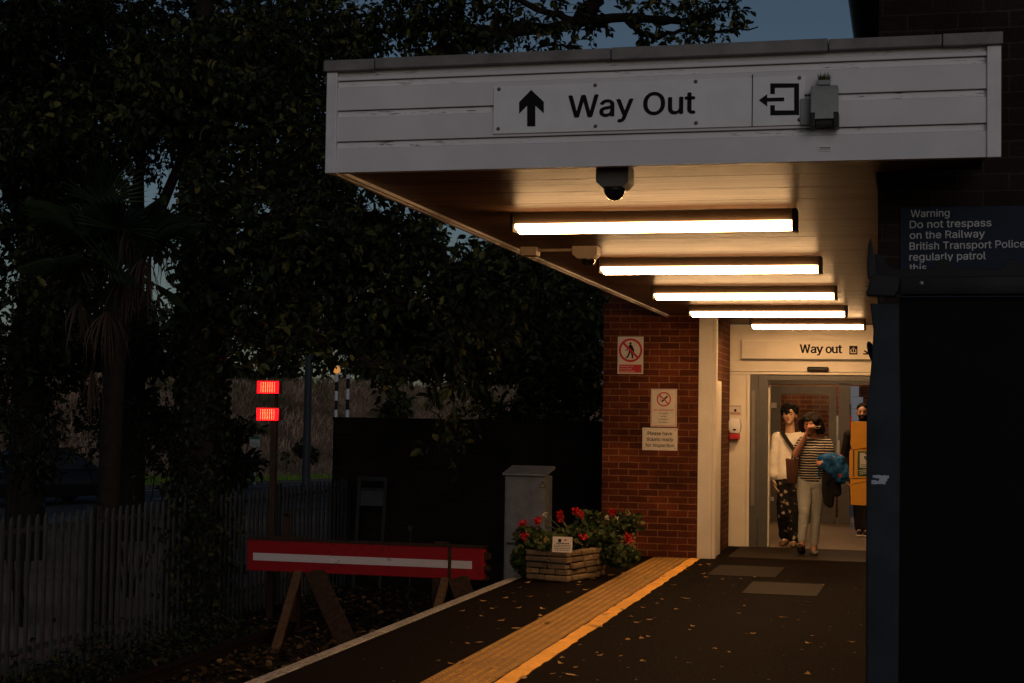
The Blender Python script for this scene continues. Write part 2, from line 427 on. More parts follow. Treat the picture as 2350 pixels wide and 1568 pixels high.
def strip(u0, u1, d0, d1, z, name, mat):
    P = []
    for u, d in ((u0, d0), (u1, d0), (u1, d1), (u0, d1)):
        P.append((-20.76+u*.38-d*.925, 45.94+u*.925+d*.38))
    mb = MB(); mb.add([(p[0], p[1], z) for p in P], [(0, 1, 2, 3)])
    return tag(mb.build(name, mat), kind='structure')
strip(-70, 90, -7.4, 1.0, -.896, 'road', M['asphalt_road'])
strip(-70, 90, .02, .14, -.890, 'road_line', M['pole_white'])
for k in range(-6, 10): strip(k*6, k*6+2.2, -3.5, -3.4, -.890, 'road_dash', M['pole_white'])
kb = MB()
P = [(-20.76+u*.38-d*.925, 45.94+u*.925+d*.38) for u, d in ((-70, 1.0), (90, 1.0), (90, 1.16), (-70, 1.16))]
kb.prism(P, (0, 0, -.92), (1, 0, 0), (0, 1, 0), (0, 0, .13)); tag(kb.build('kerb', M['concrete']), kind='structure')
strip(-70, 90, -9.2, -7.4, -.893, 'pavement', M['concrete'])
# track bed
slab('track_bed', [(-8.0, -4), (EDGE, -4), (EDGE, 21.5), (-8.0, 21.5)], -.95, -.90, M['soil'])
# platform with its coping
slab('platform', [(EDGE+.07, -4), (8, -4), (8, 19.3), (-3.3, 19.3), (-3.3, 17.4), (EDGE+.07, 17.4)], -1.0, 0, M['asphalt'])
ew = MB()
y = -4
while y < 17.3:
    y2 = min(y+.9, 17.4); ew.box(EDGE-.03, y+.004, -.12, EDGE+.07, y2-.004, .006)
    y = y2
tag(ew.build('platform_edge', M['edge_white'], bevel=.008), kind='structure')
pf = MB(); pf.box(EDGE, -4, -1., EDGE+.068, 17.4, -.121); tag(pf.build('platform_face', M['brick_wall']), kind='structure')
ly = np.arange(-4, 17.46, .11)
slab('platform_line', [(-2.338+random.uniform(0, .012), v) for v in ly]+[(-2.215+random.uniform(-.012, .007), v) for v in ly[::-1]], 0, .004, M['yellow_line'])
# tactile strip: flat blisters in rows
tp = MB(); tp.box(-2.735, -4, .0, -2.345, 17.45, .004)
tag(tp.build('tactile_paving', M['tactile']), kind='structure')
tb = MB()
for j in range(int((17.4-7.6)/.0667)):
    for i in range(6):
        x = -2.735+.0325+i*.065; yy = 7.6+j*.0667
        q = [(x+.017*math.cos(a*math.pi/3), yy+.026*math.sin(a*math.pi/3)) for a in range(6)]
        q2 = [(x+.012*math.cos(a*math.pi/3), yy+.021*math.sin(a*math.pi/3)) for a in range(6)]
        b = len(tb.v); tb.v += [(p[0], p[1], .0042) for p in q]+[(p[0], p[1], .0105) for p in q2]
        tb.f += [tuple(b+6+k for k in range(6))]+[(b+k, b+(k+1) % 6, b+6+(k+1) % 6, b+6+k) for k in range(6)]; tb.m += [0]*7
tag(tb.build('tactile_blisters', M['blister']), kind='structure')
for (xa, ya, xb, yb) in ((1702, 1362, 1893, 1342), (1622, 1320, 1802, 1303)):
    a = at(xa, ya, Z=0); b = at(xb, yb, Z=0)
    o = slab('paving_patch', [(a.x, a.y), (b.x-.02, a.y), (b.x, b.y), (a.x, b.y)], 0.0, .004, M['patch'])
slab('door_ramp', [(-1.95, 17.75), (-.15, 17.75), (-.15, 19.28), (-1.95, 19.28)], 0, .005, M['threshold'])
slab('hall_floor', [(-3.4, 19.32), (4, 19.32), (4, 29), (-3.4, 29)], -.1, .004, M['hall_tile'])

# ================================================================ station canopy
FY = 6.84
XL, XR = -2.636, .378
can = thing('station_canopy', 'white boarded canopy roof over the platform with a lit timber underside', 'canopy', (-1.1, FY, 2.7))
# shiplap boards: each has a flat face, a sloping top chamfer and a dark gap
def board(z0, z1, name='fascia_board'):
    mb = MB(); xa, xb = XL+.05, XR-.055
    mb.prism([(0, z0), (0, z1-.036), (.014, z1-.030), (.016, z1-.004), (.05, z1-.004), (.05, z0)], (xa, FY, 0), (0, 1, 0), (0, 0, 1), (xb-xa, 0, 0))
    o = mb.build(name, [M['white_board'], M['white_chamfer']], can)
    for p in o.data.polygons:
        c = p.center+ROOTLOC[can]
        if abs(c.z-(z1-.02)) < .016 and abs(p.normal.y) > .5: p.material_index = 1
for z0, z1 in ((2.68, 2.826), (2.826, 2.972), (2.972, 3.112), (3.112, 3.165)): board(z0, z1)
for xa, xb in ((XL, XL+.052), (XR-.058, XR)):
    mb = MB(); mb.box(xa, FY-.012, 2.676, xb, FY+.055, 3.150); mb.build('corner_trim', M['trim'], can, bevel=.004)
mb = MB(); mb.box(XL+.02, FY+.05, 2.69, XR-.02, FY+.09, 3.15); mb.build('backing', M['gap'], can)
mb = MB()
xs_ = [XL-.012, XL+.24, XL+1.35, XL+2.3, XR-.24, XR+.008]
for i in range(5): mb.box(xs_[i]+.002, FY-.03, 3.152+.003*(i % 2), xs_[i+1]-.002, FY+.3, 3.203+.002*(i % 3))
mb.build('coping', M['lead'], can, bevel=.004)
# soffit of boards running across, small gaps between
mb = MB(); y = FY+.09
while y < 19.28:
    w = .42 if y < 8.1 else .86
    y2 = min(y+w, 19.28); mb.box(-2.60, y+.002, 2.705, XR-.06 if y2 < 7.4 else -.145, y2-.002, 2.725); y = y2
mb.build('soffit', M['soffit'], can, bevel=.003, seg=1)
mb = MB(); mb.box(-2.634, FY+.095, 2.682, -2.612, 17.49, 3.15); mb.box(-2.61, FY+.095, 2.688, -2.59, 17.49, 2.7035); mb.build('edge_board', M['trim'], can)
mb = MB(); mb.box(-2.605, FY+.1, 2.73, -.14, 19.28, 3.19); mb.build('roof', M['lead'], can)

# ---- the big platform sign
def Z2(x, y): return ((1200+x/1.728)/1.634, (y/1.728)/1.634)
def Z3(x, y): return ((2500+x/1.7425)/1.634, (y/1.7425)/1.634)
SY = FY-.006
def on(p, Y): return at(p[0], p[1], Y=Y)
def poly_on(mb, pts, Y, th=.0015, shift=None):
    q = [on(p, Y) for p in pts]; o = q[0]
    mb.prism([(p.x-o.x, p.z-o.z) for p in q], o, (1, 0, 0), (0, 0, 1), (0, th+.003, 0))
w1, w2 = on((1132, 308), SY), on((1847, 172), SY)
sg = thing('way_out_sign', 'long white Way Out sign with a black arrow screwed to the canopy boards', 'sign', (w1.x, SY, w1.z))
mb = MB(); mb.box(w1.x, SY-.004, w1.z, w2.x, SY+.0055, w2.z-.004); mb.build('panel', M['sign_white'], sg, bevel=.0015)
SF = SY-.0055
mb = MB(); poly_on(mb, [Z2(*p) for p in ((1368, 583), (1450, 660), (1450, 735), (1395, 685), (1395, 820), (1342, 820), (1342, 685), (1290, 738), (1290, 662))], SF); mb.build('arrow', M['black_ink'], sg)
a = on(Z2(1612, 762), SF); b = on(Z3(183, 748), SF)
mb = MB(); mb.text('Way Out', (a.x, SF, a.z), (b.x-a.x, 0, .002), (0, 0, 1), .0975, bold=.016, width=b.x-a.x); mb.build('lettering', M['black_ink'], sg)
mb = MB()
def ZW(p, dy=0): return on(Z3(*p), SF)
for r in (((677, 545), (865, 545), (865, 573), (677, 575)), ((833, 573), (865, 573), (865, 752), (833, 752)), ((677, 722), (833, 722), (833, 752), (677, 755)), ((677, 575), (707, 575), (707, 615), (677, 615)), ((677, 688), (707, 688), (707, 722), (677, 722))):
    poly_on(mb, [Z3(*p) for p in r], SF)
poly_on(mb, [Z3(*p) for p in ((602, 655), (657, 615), (657, 640), (768, 637), (768, 662), (657, 665), (657, 697))], SF)
mb.build('exit_symbol', M['black_ink'], sg)
mb = MB(); poly_on(mb, [Z3(*p) for p in ((558, 487), (564, 487), (561, 827), (555, 827))], SF); mb.build('divider', M['black_ink'], sg)
for f_, p in ((Z2, (1160, 578)), (Z2, (1155, 835)), (Z2, (1783, 553)), (Z2, (1785, 818)), (Z3, (190, 533)), (Z3, (192, 804)), (Z3, (868, 509)), (Z3, (867, 782))):
    c = on(f_(*p), SF); mb = MB(); mb.ball((c.x, SF, c.z), (.0085, .006, .0085), 10, 6); mb.build('screw', M['screw'], sg, smooth=60)

# ---- the grey box beside the sign, moss on its lid; small label plate
def zoomP(x, y, ox, oy, k): return ((ox+x/k)/1.634, (oy+y/k)/1.634)
B = lambda x, y: on(zoomP(x, y, 3000, 280, 1153/250), FY-.02)
p0, p1 = B(195, 960), B(715, 215)
bx = thing('alarm_box', 'weathered grey box with moss on its lid beside the Way Out sign', 'junction box', (p0.x, FY, p0.z))
q0, q1 = B(195, 825), B(650, 215)
mb = MB(); mb.prism([(0, q0.z), (.085, q0.z), (.075, q1.z-.02), (.06, q1.z), (0, q1.z)], (q0.x, FY-.005, 0), (0, -1, 0), (0, 0, 1), (p1.x-q0.x-.012, 0, 0)); mb.build('cover', M['grey_box'], bx, bevel=.004)
mb = MB(); mb.box(p0.x-.047, FY-.022, q0.z-.01, p0.x-.002, FY-.004, q1.z-.045); mb.build('mounting_plate', M['grey_box'], bx, bevel=.002)
mb = MB(); mb.box(p0.x+.03, FY-.075, q1.z, p1.x-.045, FY-.02, q1.z+.022); mb.build('cap', M['grey_box'], bx, bevel=.003)
mb = MB(); mb.box(p0.x+.02, FY-.075, p0.z+.01, p1.x-.03, FY-.006, q0.z-.001)
mb.box(p0.x-.002, FY-.09, p0.z, p0.x+.02, FY-.006, q0.z+.03); mb.box(p1.x-.03, FY-.09, p0.z, p1.x-.008, FY-.006, q0.z+.03); mb.build('lower_bracket', M['dark_plastic'], bx, bevel=.003)
mb = MB()
for i in range(170):
    x = random.uniform(p0.x+.035, p1.x-.05); yv = FY-random.uniform(.022, .07); h = abs(random.gauss(0, .018))+.006
    w = .0035; a = random.uniform(0, 3.1); dx, dy = w*math.cos(a), w*math.sin(a); ln = random.gauss(0, .01)
    mb.add([(x-dx, yv-dy, q1.z+.021), (x+dx, yv+dy, q1.z+.021), (x+ln, yv+ln*.4, q1.z+.022+h)], [(0, 1, 2)])
tag(mb.build('moss', M['moss'], bx), kind='stuff')
r0, r1 = on((1880, 347), FY-.002), on((1908, 335), FY-.002)
lp = MB(); lp.box(r0.x, FY-.004, r0.z, r1.x, FY+.0005, r1.z); lp.mi = 1
for k in (.32, .62): lp.box(r0.x+.003, FY-.0052, r0.z+(r1.z-r0.z)*k, r1.x-.003, FY-.0035, r0.z+(r1.z-r0.z)*(k+.12))
tag(lp.build('label_plate', [M['sign_white'], M['dark_plastic']]), 'small pale label plate on the canopy board below the grey box', 'label')

# ---- ceiling lamps
def lamp(x0, x1, Y, label):
    zc = 2.705; t = thing('ceiling_lamp', label, 'lamp', ((x0+x1)/2, Y, zc), 'strip lamps on the canopy ceiling')
    mb = MB(); mb.prism([(-.048, zc-.070), (-.044, zc-.004), (.044, zc-.004), (.048, zc-.070)], (x0, Y, 0), (0, 1, 0), (0, 0, 1), (x1-x0, 0, 0)); mb.build('tray', M['tray_brown'], t)
    prof = [(-.049, zc-.068), (-.058, zc-.070), (-.057, zc-.09), (-.046, zc-.110), (-.02, zc-.118), (.02, zc-.118), (.046, zc-.110), (.057, zc-.09), (.058, zc-.070), (.049, zc-.068)]
    mb = MB(); n = len(prof)
    A = [(x0+.028+(.02 if p[1] < zc-.1 else .004), Y+p[0], p[1]) for p in prof]; Bq = [(x1-.02, Y+p[0], p[1]) for p in prof]
    mb.add(A+Bq, [(i, i+1, n+i+1, n+i) for i in range(n-1)]+[tuple(range(n-1, -1, -1)), tuple(range(n, 2*n))])
    d = mb.build('diffuser', [M['diffuser' if x1-x0 > 1.4 else 'diffuser_short'], M['diffuser_end'], M['diffuser_side' if x1-x0 > 1.4 else 'diffuser_side_short']], t)
    for p in d.data.polygons:
        if abs(p.normal.x) > .5: p.material_index = 1
        elif abs(p.normal.y) > .6 or (max(d.data.vertices[i].co.z+ROOTLOC[t].z for i in p.vertices) > zc-.072): p.material_index = 2
    for xa, xb in ((x0+.012, x0+.024), (x1-.019, x1+.006)):
        mb = MB(); s_ = [(-.066, zc-.125 if xa > (x0+x1)/2 else zc-.112), (-.074, zc-.01), (.074, zc-.01), (.066, zc-.125 if xa > (x0+x1)/2 else zc-.112)]
        mb.prism(s_, (xa, Y, 0), (0, 1, 0), (0, 0, 1), (xb-xa, 0, 0)); mb.build('end_cap', M['lamp_cap'], t)
    return t
lamp(-2.175, -.585, 8.57, 'long strip lamp nearest the sign fascia, just behind the hanging dome camera')
lamp(-2.175, -.585, 11.12, 'second strip lamp from the sign fascia, with a wall dome camera at its left')
lamp(-2.175, -.585, 13.58, 'middle strip lamp of the five on the ceiling')
lamp(-2.175, -.585, 15.92, 'fourth strip lamp, next to the white column')
lamp(-1.766, -.462, 18.15, 'short strip lamp just above the white Way out door header')

# ---- dome cameras
def Zc(x, y): return zoomP(x, y, 1900, 550, 1882/600)
c = at(1411, 396, Y=7.02)
dc = thing('dome_camera', 'dark boxy dome camera hanging behind the bottom of the sign fascia', 'security camera', (c.x, 7.02, 2.7))
k = .0021
hz = at(1411, 432, Y=7.02).z; bz = at(1411, 461, Y=7.02).z
mb = MB(); mb.prism([(-.075, 2.704), (-.075, hz+.02), (-.048, hz-.004), (.048, hz-.004), (.075, hz+.02), (.075, 2.704)], (c.x, 6.95, 0), (1, 0, 0), (0, 0, 1), (0, .15, 0)); mb.build('housing', M['cam_grey'], dc, bevel=.004)
mb = MB(); mb.ball((c.x, 7.02, hz-.004), (.051, .051, hz-.004-bz), 18, 12); mb.build('dome', M['glass_dome'], dc, smooth=60)
c = at(1346, 578, Y=10.35); zz = 2.704
d2 = thing('wall_dome_camera', 'small white dome camera on a ceiling conduit, left of the second lamp', 'security camera', (c.x, 10.35, zz))
mb = MB(); mb.prism([(-.085, zz), (-.085, zz-.055), (-.05, zz-.085), (.05, zz-.085), (.085, zz-.055), (.085, zz)], (c.x, 10.28, 0), (1, 0, 0), (0, 0, 1), (0, .14, 0)); mb.build('housing', M['lamp_tray'], d2, bevel=.003)
mb = MB(); mb.ball((c.x+.012, 10.35, zz-.083), (.05, .05, .05), 18, 12); mb.build('dome', M['glass_dome'], d2, smooth=60)
a = at(1219, 575, Y=10.35)
mb = MB(); mb.tube([(a.x, 10.35, zz-.02), (c.x-.08, 10.35, zz-.02)], .011, 8); mb.build('conduit', M['lamp_tray'], d2, smooth=50)
mb = MB(); mb.box(a.x-.062, 10.29, zz-.06, a.x+.05, 10.41, zz-.001); mb.build('junction_box', M['lamp_tray'], d2, bevel=.004)

# ================================================================ station building
bw = thing('station_building', 'dark brick station building with a white clad automatic doorway under the canopy', 'building', (0, 17.5, 0))
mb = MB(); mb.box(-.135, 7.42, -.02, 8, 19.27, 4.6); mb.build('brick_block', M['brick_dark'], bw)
mb = MB(); mb.box(-.30, 7.2, 3.50, 8.2, 19.5, 3.62) if False else None
mb = MB(); mb.tube([(-.23, 7.25, 3.60), (-.23, 19, 3.60)], .055, 10); mb.build('gutter', M['dark_plastic'], bw, smooth=50)
mb = MB(); mb.prism([(-.17, 3.57), (-.13, 3.55), (-.13, 4.62), (4, 6.8), (4, 7), (-.4, 4.7), (-.4, 4.6), (-.17, 4.58)], (0, 7.3, 0), (1, 0, 0), (0, 0, 1), (0, 12, 0)); mb.build('roof', M['roof_tile'], bw)
mb = MB(); mb.box(-3.345, 17.5, -1., -2.262, 19.55, 3.6); mb.build('brick_pier', M['brick_red'], bw)
# boxed white column at the corner of the pier
mb = MB(); mb.box(-2.258, 17.475, 0, -2.10, 17.62, 2.704); mb.box(-2.10, 17.50, 0, -2.062, 17.62, 2.704); mb.build('column', M['column_white'], bw, bevel=.004)
mb = MB(); mb.box(-2.30, 17.625, 0, -2.11, 19.28, 2.704); mb.build('brick_return', M['brick_hall'], bw)
mb = MB(); mb.box(-2.108, 17.63, 0, -2.085, 18.2, 1.98); mb.build('side_door_frame', M['column_white'], bw)
DY = 19.3
mb = MB(); mb.box(-2.11, DY, 2.135, -.137, DY+.2, 2.704); mb.build('header_panel', M['panel_white'], bw)
mb = MB(); mb.box(-2.11, DY-.012, 2.098, -.137, DY+.2, 2.128); mb.build('header_rail', M['panel_white'], bw, bevel=.003)
mb = MB(); mb.box(-2.11, DY-.002, 0, -1.90, DY+.2, 2.095); mb.box(-1.90, DY-.02, 0, -1.862, DY+.2, 2.095); mb.build('side_panel', M['panel_white'], bw, bevel=.003)
df = MB(); df.box(-1.86, DY, 0, -1.765, DY+.16, 2.095); df.box(-1.76, DY-.01, 0, -1.648, DY+.16, 2.095)
df.box(-1.862, DY+.02, 2.03, -.14, DY+.16, 2.094); df.mi = 1; df.box(-1.768, DY-.001, .35, -1.758, DY+.01, 1.95); df.box(-1.845, DY-.004, .5, -1.80, DY+.002, 1.9)
df.build('door_frame', [M['alu'], M['alu_light']], bw, bevel=.002)
mb = MB(); mb.box(-1.644, DY+.04, .01, -1.626, DY+.1, 1.94); mb.build('door_edge', M['panel_white'], bw)
# hall inside: ceiling, back and side walls, inner glazed door, its lamp and a second, added one
mb = MB(); mb.box(-3.4, DY+.21, 2.62, 4, 29, 2.7); mb.build('hall_ceiling', M['panel_white'], bw)
mb = MB(); mb.box(-3.5, 19.56, 0, -3.4, 29, 2.62); mb.build('hall_side_wall', M['brick_red'], bw)
mb = MB(); mb.box(3.9, 19.3, 0, 4, 29, 2.62); mb.build('hall_side_wall', M['brick_red'], bw)
mb = MB(); mb.box(-3.4, 25.6, 0, -1.02, 25.8, 2.62); mb.box(-.25, 25.6, 0, 3.9, 25.8, 2.62); mb.box(-1.02, 25.6, 2.1, -.25, 25.8, 2.62); mb.build('hall_back_wall', M['brick_hall'], bw)
idr = MB()
X0, X1 = -1.995, -1.03
idr.box(X0, 24, 0.005, X0+.14, 24.06, 2.06); idr.box(X1-.11, 24, .005, X1, 24.06, 2.06); idr.box(X0+.14, 24, 1.93, X1-.11, 24.06, 2.06); idr.box(X0+.14, 24, .005, X1-.11, 24.06, .32)
idr.box(X1+.03, 24, .005, X1+.2, 24.1, 2.1); idr.box(X0-.3, 24, 2.08, X1+.8, 24.1, 2.3)
idr.build('inner_door_frame', M['alu_light'], bw, bevel=.003)
gm = N('door_glass'); _tr = gm.n('BsdfTransparent'); _gl = gm.n('BsdfGlossy'); _mx = gm.n('MixShader'); _gl.inputs['Roughness'].default_value = .03
_mx.inputs[0].default_value = .025; _tr.inputs[0].default_value = (.8, .82, .8, 1)
gm.l(_tr.outputs[0], _mx.inputs[1]); gm.l(_gl.outputs[0], _mx.inputs[2]); gm.l(_mx.outputs[0], gm.nt.nodes['Material Output'].inputs[0])
mb = MB(); mb.box(X0+.14, 24.02, .32, X1-.11, 24.03, 1.93); mb.build('inner_door_glass', gm.mat, bw)
for nm, q in (('door_pull', (X1-.14, 23.985, 1.0, X1-.09, 23.998, 1.22)), ('door_plate', (X1+.02, 23.98, 1.0, X1+.05, 23.998, 1.25)), ('door_plate', (X1+.02, 23.98, .72, X1+.05, 23.998, .97)), ('door_closer', (X0-.02, 23.98, 1.72, X0+.08, 23.998, 1.80)), ('door_pivot', (X0-.004, 23.98, .32, X0+.05, 23.998, .38))):
    mb = MB(); mb.box(*q); mb.build(nm, M['panel_white'], bw)
mb = MB(); mb.box(X0-.035, 23.985, .05, X0-.005, 24.05, 2.06); mb.build('door_edge_strip', M['panel_white'], bw)
mb = MB(); mb.box(-1.7, 21.4, 2.55, -.5, 21.55, 2.619); mb.build('unseen_hall_lamp', M['hall_tube'], bw)
mb = MB(); mb.box(-1.9, 24.8, 2.55, -.9, 24.92, 2.619); mb.build('unseen_hall_lamp', M['hall_tube'], bw)  # unseen second lamp, added to brighten the brick behind the inner door
mb = MB(); mb.box(-.96, 25.55, 1.3, -.86, 25.59, 1.62); mb.build('red_notice', M['sign_red'], bw)
mb = MB(); mb.box(-1.16, 25.56, .95, -.98, 25.598, 1.62); mb.build('blue_notice', M['paper_and_reflection'], bw)
# ================================================================ signs
UX, UZ = Vector((1, 0, 0)), Vector((0, 0, 1))
def panel_sign(name, label, x0, y0, x1, y1, Y, mat, cat='sign', th=.005, bevel=.0015):
    a, b = at(x0, y1, Y=Y), at(x1, y0, Y=Y)
    t = thing(name, label, cat, (a.x, Y, a.z))
    mb = MB(); mb.box(a.x, Y-th, a.z, b.x, Y-.0002, b.z); mb.build('panel', mat, t, bevel=bevel)
    return t, a.x, b.x, a.z, b.z, Y-th
def ring(mb, c, r0, r1, Y, th=.0012, n=32):
    for k in range(n):
        a, b = 2*math.pi*k/n, 2*math.pi*(k+1)/n
        mb.add([(c[0]+r*math.cos(q), Y, c[1]+r*math.sin(q)) for q, r in ((a, r0), (a, r1), (b, r1), (b, r0))], [(3, 2, 1, 0)])
PY = 17.498
# no pedestrians
t, x0, x1, z0, z1, Yf = panel_sign('prohibition_sign', 'white sign with a red circle barring a walking figure, highest on the brick pier', 1417, 773, 1477, 858, PY, M['sign_cream'])
w, h = x1-x0, z1-z0; cx, cz = (x0+x1)/2, z0+h*.635
mb = MB(); ring(mb, (cx, cz), w*.375, w*.46, Yf-.0012)
d = w*.4*.7071; e = w*.032
mb.add([(cx-d-e, Yf-.0016, cz+d-e), (cx-d+e, Yf-.0016, cz+d+e), (cx+d+e, Yf-.0016, cz-d+e), (cx+d-e, Yf-.0016, cz-d-e)], [(3, 2, 1, 0)]); mb.build('red_circle', M['sign_red'], t)
mb = MB(); yb = Yf-.0009
def fig(pts): mb.add([(cx+p[0]*w, yb, cz+p[1]*w) for p in pts], [tuple(range(len(pts)))])
fig([(.0+.045*math.cos(a*.6283), .26+.05*math.sin(a*.6283)) for a in range(10)]); fig([(-.06, .2), (-.02, .215), (.06, .2), (.08, .0), (.07, -.08), (-.06, -.08), (-.07, .02)])
fig([(-.07, .17), (-.06, .12), (-.13, .02), (-.2, .03), (-.2, .0), (-.11, -.02)]); fig([(.07, .18), (.15, .0), (.14, -.08), (.11, -.06), (.04, .08)])
fig([(-.06, -.06), (.0, -.08), (-.06, -.22), (-.11, -.3), (-.2, -.3), (-.2, -.28), (-.14, -.25)]); fig([(.0, -.07), (.07, -.06), (.11, -.22), (.12, -.31), (.04, -.32), (.04, -.3), (.06, -.26)])
mb.build('walking_figure', M['black_ink'], t)
mb = MB(); mb.box(x0+w*.07, Yf-.001, z0+h*.035, x1-w*.06, Yf, z0+h*.25); mb.build('red_band', M['sign_red'], t)
mb = MB()
for i, s in enumerate(('Passengers are', 'not permitted', 'beyond this point')):
    mb.text(s, (x0+w*.11, Yf-.0012, z0+h*(.185-.065*i)), UX, UZ, h*.036, bold=.01, th=.0008)
mb.build('lettering', M['sign_cream'], t)
for sx in (.07, .93):
    for sz in (.05, .95): mb = MB(); mb.ball((x0+w*sx, Yf, z0+h*sz), (.006, .003, .006), 8, 4); mb.build('screw', M['screw'], t)
# no smoking
t, x0, x1, z0, z1, Yf = panel_sign('no_smoking_sign', 'cream NO SMOKING sign with a red border, in the middle of the brick pier signs', 1493, 893, 1554, 979, PY, M['sign_cream'])
w, h = x1-x0, z1-z0; cx, cz = (x0+x1)/2, z0+h*.725
mb = MB(); q = .03
for a in ((x0+w*q, z0+w*q, x1-w*q, z0+w*q*1.5), (x0+w*q, z1-w*q*1.5, x1-w*q, z1-w*q), (x0+w*q, z0+w*q*1.5, x0+w*q*1.5, z1-w*q*1.5), (x1-w*q*1.5, z0+w*q*1.5, x1-w*q, z1-w*q*1.5)):
    mb.box(a[0], Yf-.0008, a[1], a[2], Yf, a[3])
mb.build('border', M['sign_red'], t)
mb = MB(); ring(mb, (cx, cz), w*.225, w*.275, Yf-.0012); d = w*.25*.7071; e = w*.017
mb.add([(cx-d-e, Yf-.0018, cz+d-e), (cx-d+e, Yf-.0018, cz+d+e), (cx+d+e, Yf-.0018, cz-d+e), (cx+d-e, Yf-.0018, cz-d-e)], [(3, 2, 1, 0)])
mb.text('NO SMOKING', ((x0+x1)/2, Yf-.0005, z0+h*.42), UX, UZ, h*.042, bold=.012, th=.0008, align='C', width=w*.76); mb.build('red_marks', M['sign_red'], t)
mb = MB(); e = w*.03; ax = (cx-.08*w, cz-.1*w); bx_ = (cx+.14*w, cz+.12*w); e *= .7071
mb.add([(ax[0]-e, Yf-.001, ax[1]+e), (bx_[0]-e, Yf-.001, bx_[1]+e), (bx_[0]+e, Yf-.001, bx_[1]-e), (ax[0]+e, Yf-.001, ax[1]-e)], [(0, 1, 2, 3)])
for k in (-.11, -.15): mb.tube([(cx+(k+.02*math.sin(j*1.3))*w, Yf-.0006, cz+(-.08+.05*j)*w) for j in range(5)], w*.008, 4)
for i, s in enumerate(('it is against', 'the law', 'to smoke in', 'this station.')): mb.text(s, ((x0+x1)/2, Yf-.0005, z0+h*(.335-.078*i)), UX, UZ, h*.035, bold=.008, th=.0008, align='C')
mb.build('lettering', M['black_ink'], t)
# tickets
t, x0, x1, z0, z1, Yf = panel_sign('ticket_notice', 'cream notice asking to have tickets ready, lowest on the brick pier', 1474, 983, 1555, 1033, PY, M['sign_cream'])
w, h = x1-x0, z1-z0; mb = MB()
for i, (s, k) in enumerate((('Please have', .70), ('tickets ready', .76), ('for inspection', .82))): mb.text(s, ((x0+x1)/2, Yf-.0005, z0+h*(.68-.265*i)), UX, UZ, h*.155, bold=.014, th=.0008, align='C', width=w*k)
mb.build('lettering', M['black_ink'], t)
for sx in (.06, .94):
    for sz in (.1, .9): mb = MB(); mb.ball((x0+w*sx, Yf, z0+h*sz), (.006, .003, .006), 8, 4); mb.build('screw', M['screw'], t)
# Way out header sign with slab-serif letters
a, b = at(1702, 823, Y=19.25), at(2010, 782, Y=19.25); xr = -.15
t = thing('header_sign', 'long pale Way out sign box on the white door header', 'sign', (a.x, 19.25, a.z))
mb = MB(); mb.box(a.x, 19.25, a.z, xr, 19.296, b.z); mb.build('sign_box', M['panel_white'], t, bevel=.003)
mb = MB(); mb.box(a.x-.004, 19.24, a.z-.012, xr, 19.29, a.z-.001); mb.build('lower_lip', M['alu'], t)
mb = MB(); p0, p1 = at(1836, 810, Y=19.248), at(1934, 810, Y=19.248); cap = (at(1836, 791, Y=19.248)-p0).z; x = p0.x; zb = p0.z; Yt = 19.2485
xh = cap*.74
def bar(xa, xb, z): mb.box(xa, Yt-.001, z, xb, Yt+.0005, z+cap*.11)
tot = 0; wd = []
for ch in 'Way out':
    v, f = text_geo(ch if ch != ' ' else 'n', .02, .0); wd.append(.32*cap if ch == ' ' else (v[:, 0].max()-v[:, 0].min())/CAP*cap+cap*.13)
sc = (p1.x-p0.x)/sum(wd)
for ch, ww in zip('Way out', wd):
    ww *= sc; L = ww-cap*.12*sc
    if ch != ' ':
        mb.text(ch, (x, Yt, zb), UX, UZ, cap, bold=.026, th=.001, width=L)
        q = cap*.1
        if ch == 'W': [bar(x-q*.6+L*k, x+q*1.9+L*k, zb+cap*.9) for k in (0, .8)]
        if ch == 'y': bar(x-q, x+q*2.2, zb+xh-q); bar(x+L-q*2.2, x+L+q, zb+xh-q); bar(x, x+q*2.5, zb-cap*.28)
        if ch == 'u': bar(x-q, x+q, zb+xh-q); bar(x+L-q*2.6, x+L-q, zb+xh-q); bar(x+L-q, x+L+q, zb)
        if ch == 'a': bar(x+L-q, x+L+q, zb)
    x += ww
p0, p1 = at(1949, 814, Y=Yt), at(1968, 794, Y=Yt)
mb.box(p0.x, Yt-.001, p0.z, p1.x, Yt+.0005, p1.z)
q0 = at(1982, 806, Y=Yt); mb.prism([(0, .0), (.012, .012), (.05, -.012), (.05, .03), (.066, .03), (.066, -.042), (-.006, -.042), (-.006, -.026), (.036, -.026)], (q0.x, Yt, q0.z), (1, 0, 0), (0, 0, 1), (0, .0005, 0))
mb.build('lettering', M['black_ink'], t)
cx, cz, u = (p0.x+p1.x)/2, (p0.z+p1.z)/2, (p1.x-p0.x); mb = MB(); yb = Yt-.0016
def rb(a, b, c, d): mb.box(cx+a*u, yb, cz+b*u, cx+c*u, yb+.0005, cz+d*u)
rb(-.34, -.36, .34, -.27); rb(-.34, -.27, -.25, .12); rb(.25, -.27, .34, .12); rb(-.045, -.2, .045, .2); mb.prism([(-.2, .08), (0, .36), (.2, .08), (.2, .16), (0, .40), (-.2, .16)], (cx, yb, cz), (u, 0, 0), (0, 0, u), (0, .0005, 0))
mb.build('exit_symbol', M['sign_cream'], t)
# door sensor
a, b = at(1852, 853, Y=19.25), at(1902, 842, Y=19.25)
t = thing('door_sensor', 'black rounded motion sensor above the automatic door', 'sensor', ((a.x+b.x)/2, 19.29, a.z))
mb = MB(); mb.box(a.x, 19.235, a.z, b.x, 19.298, b.z); mb.build('case', M['dark_plastic'], t, bevel=.02, seg=3, smooth=40)
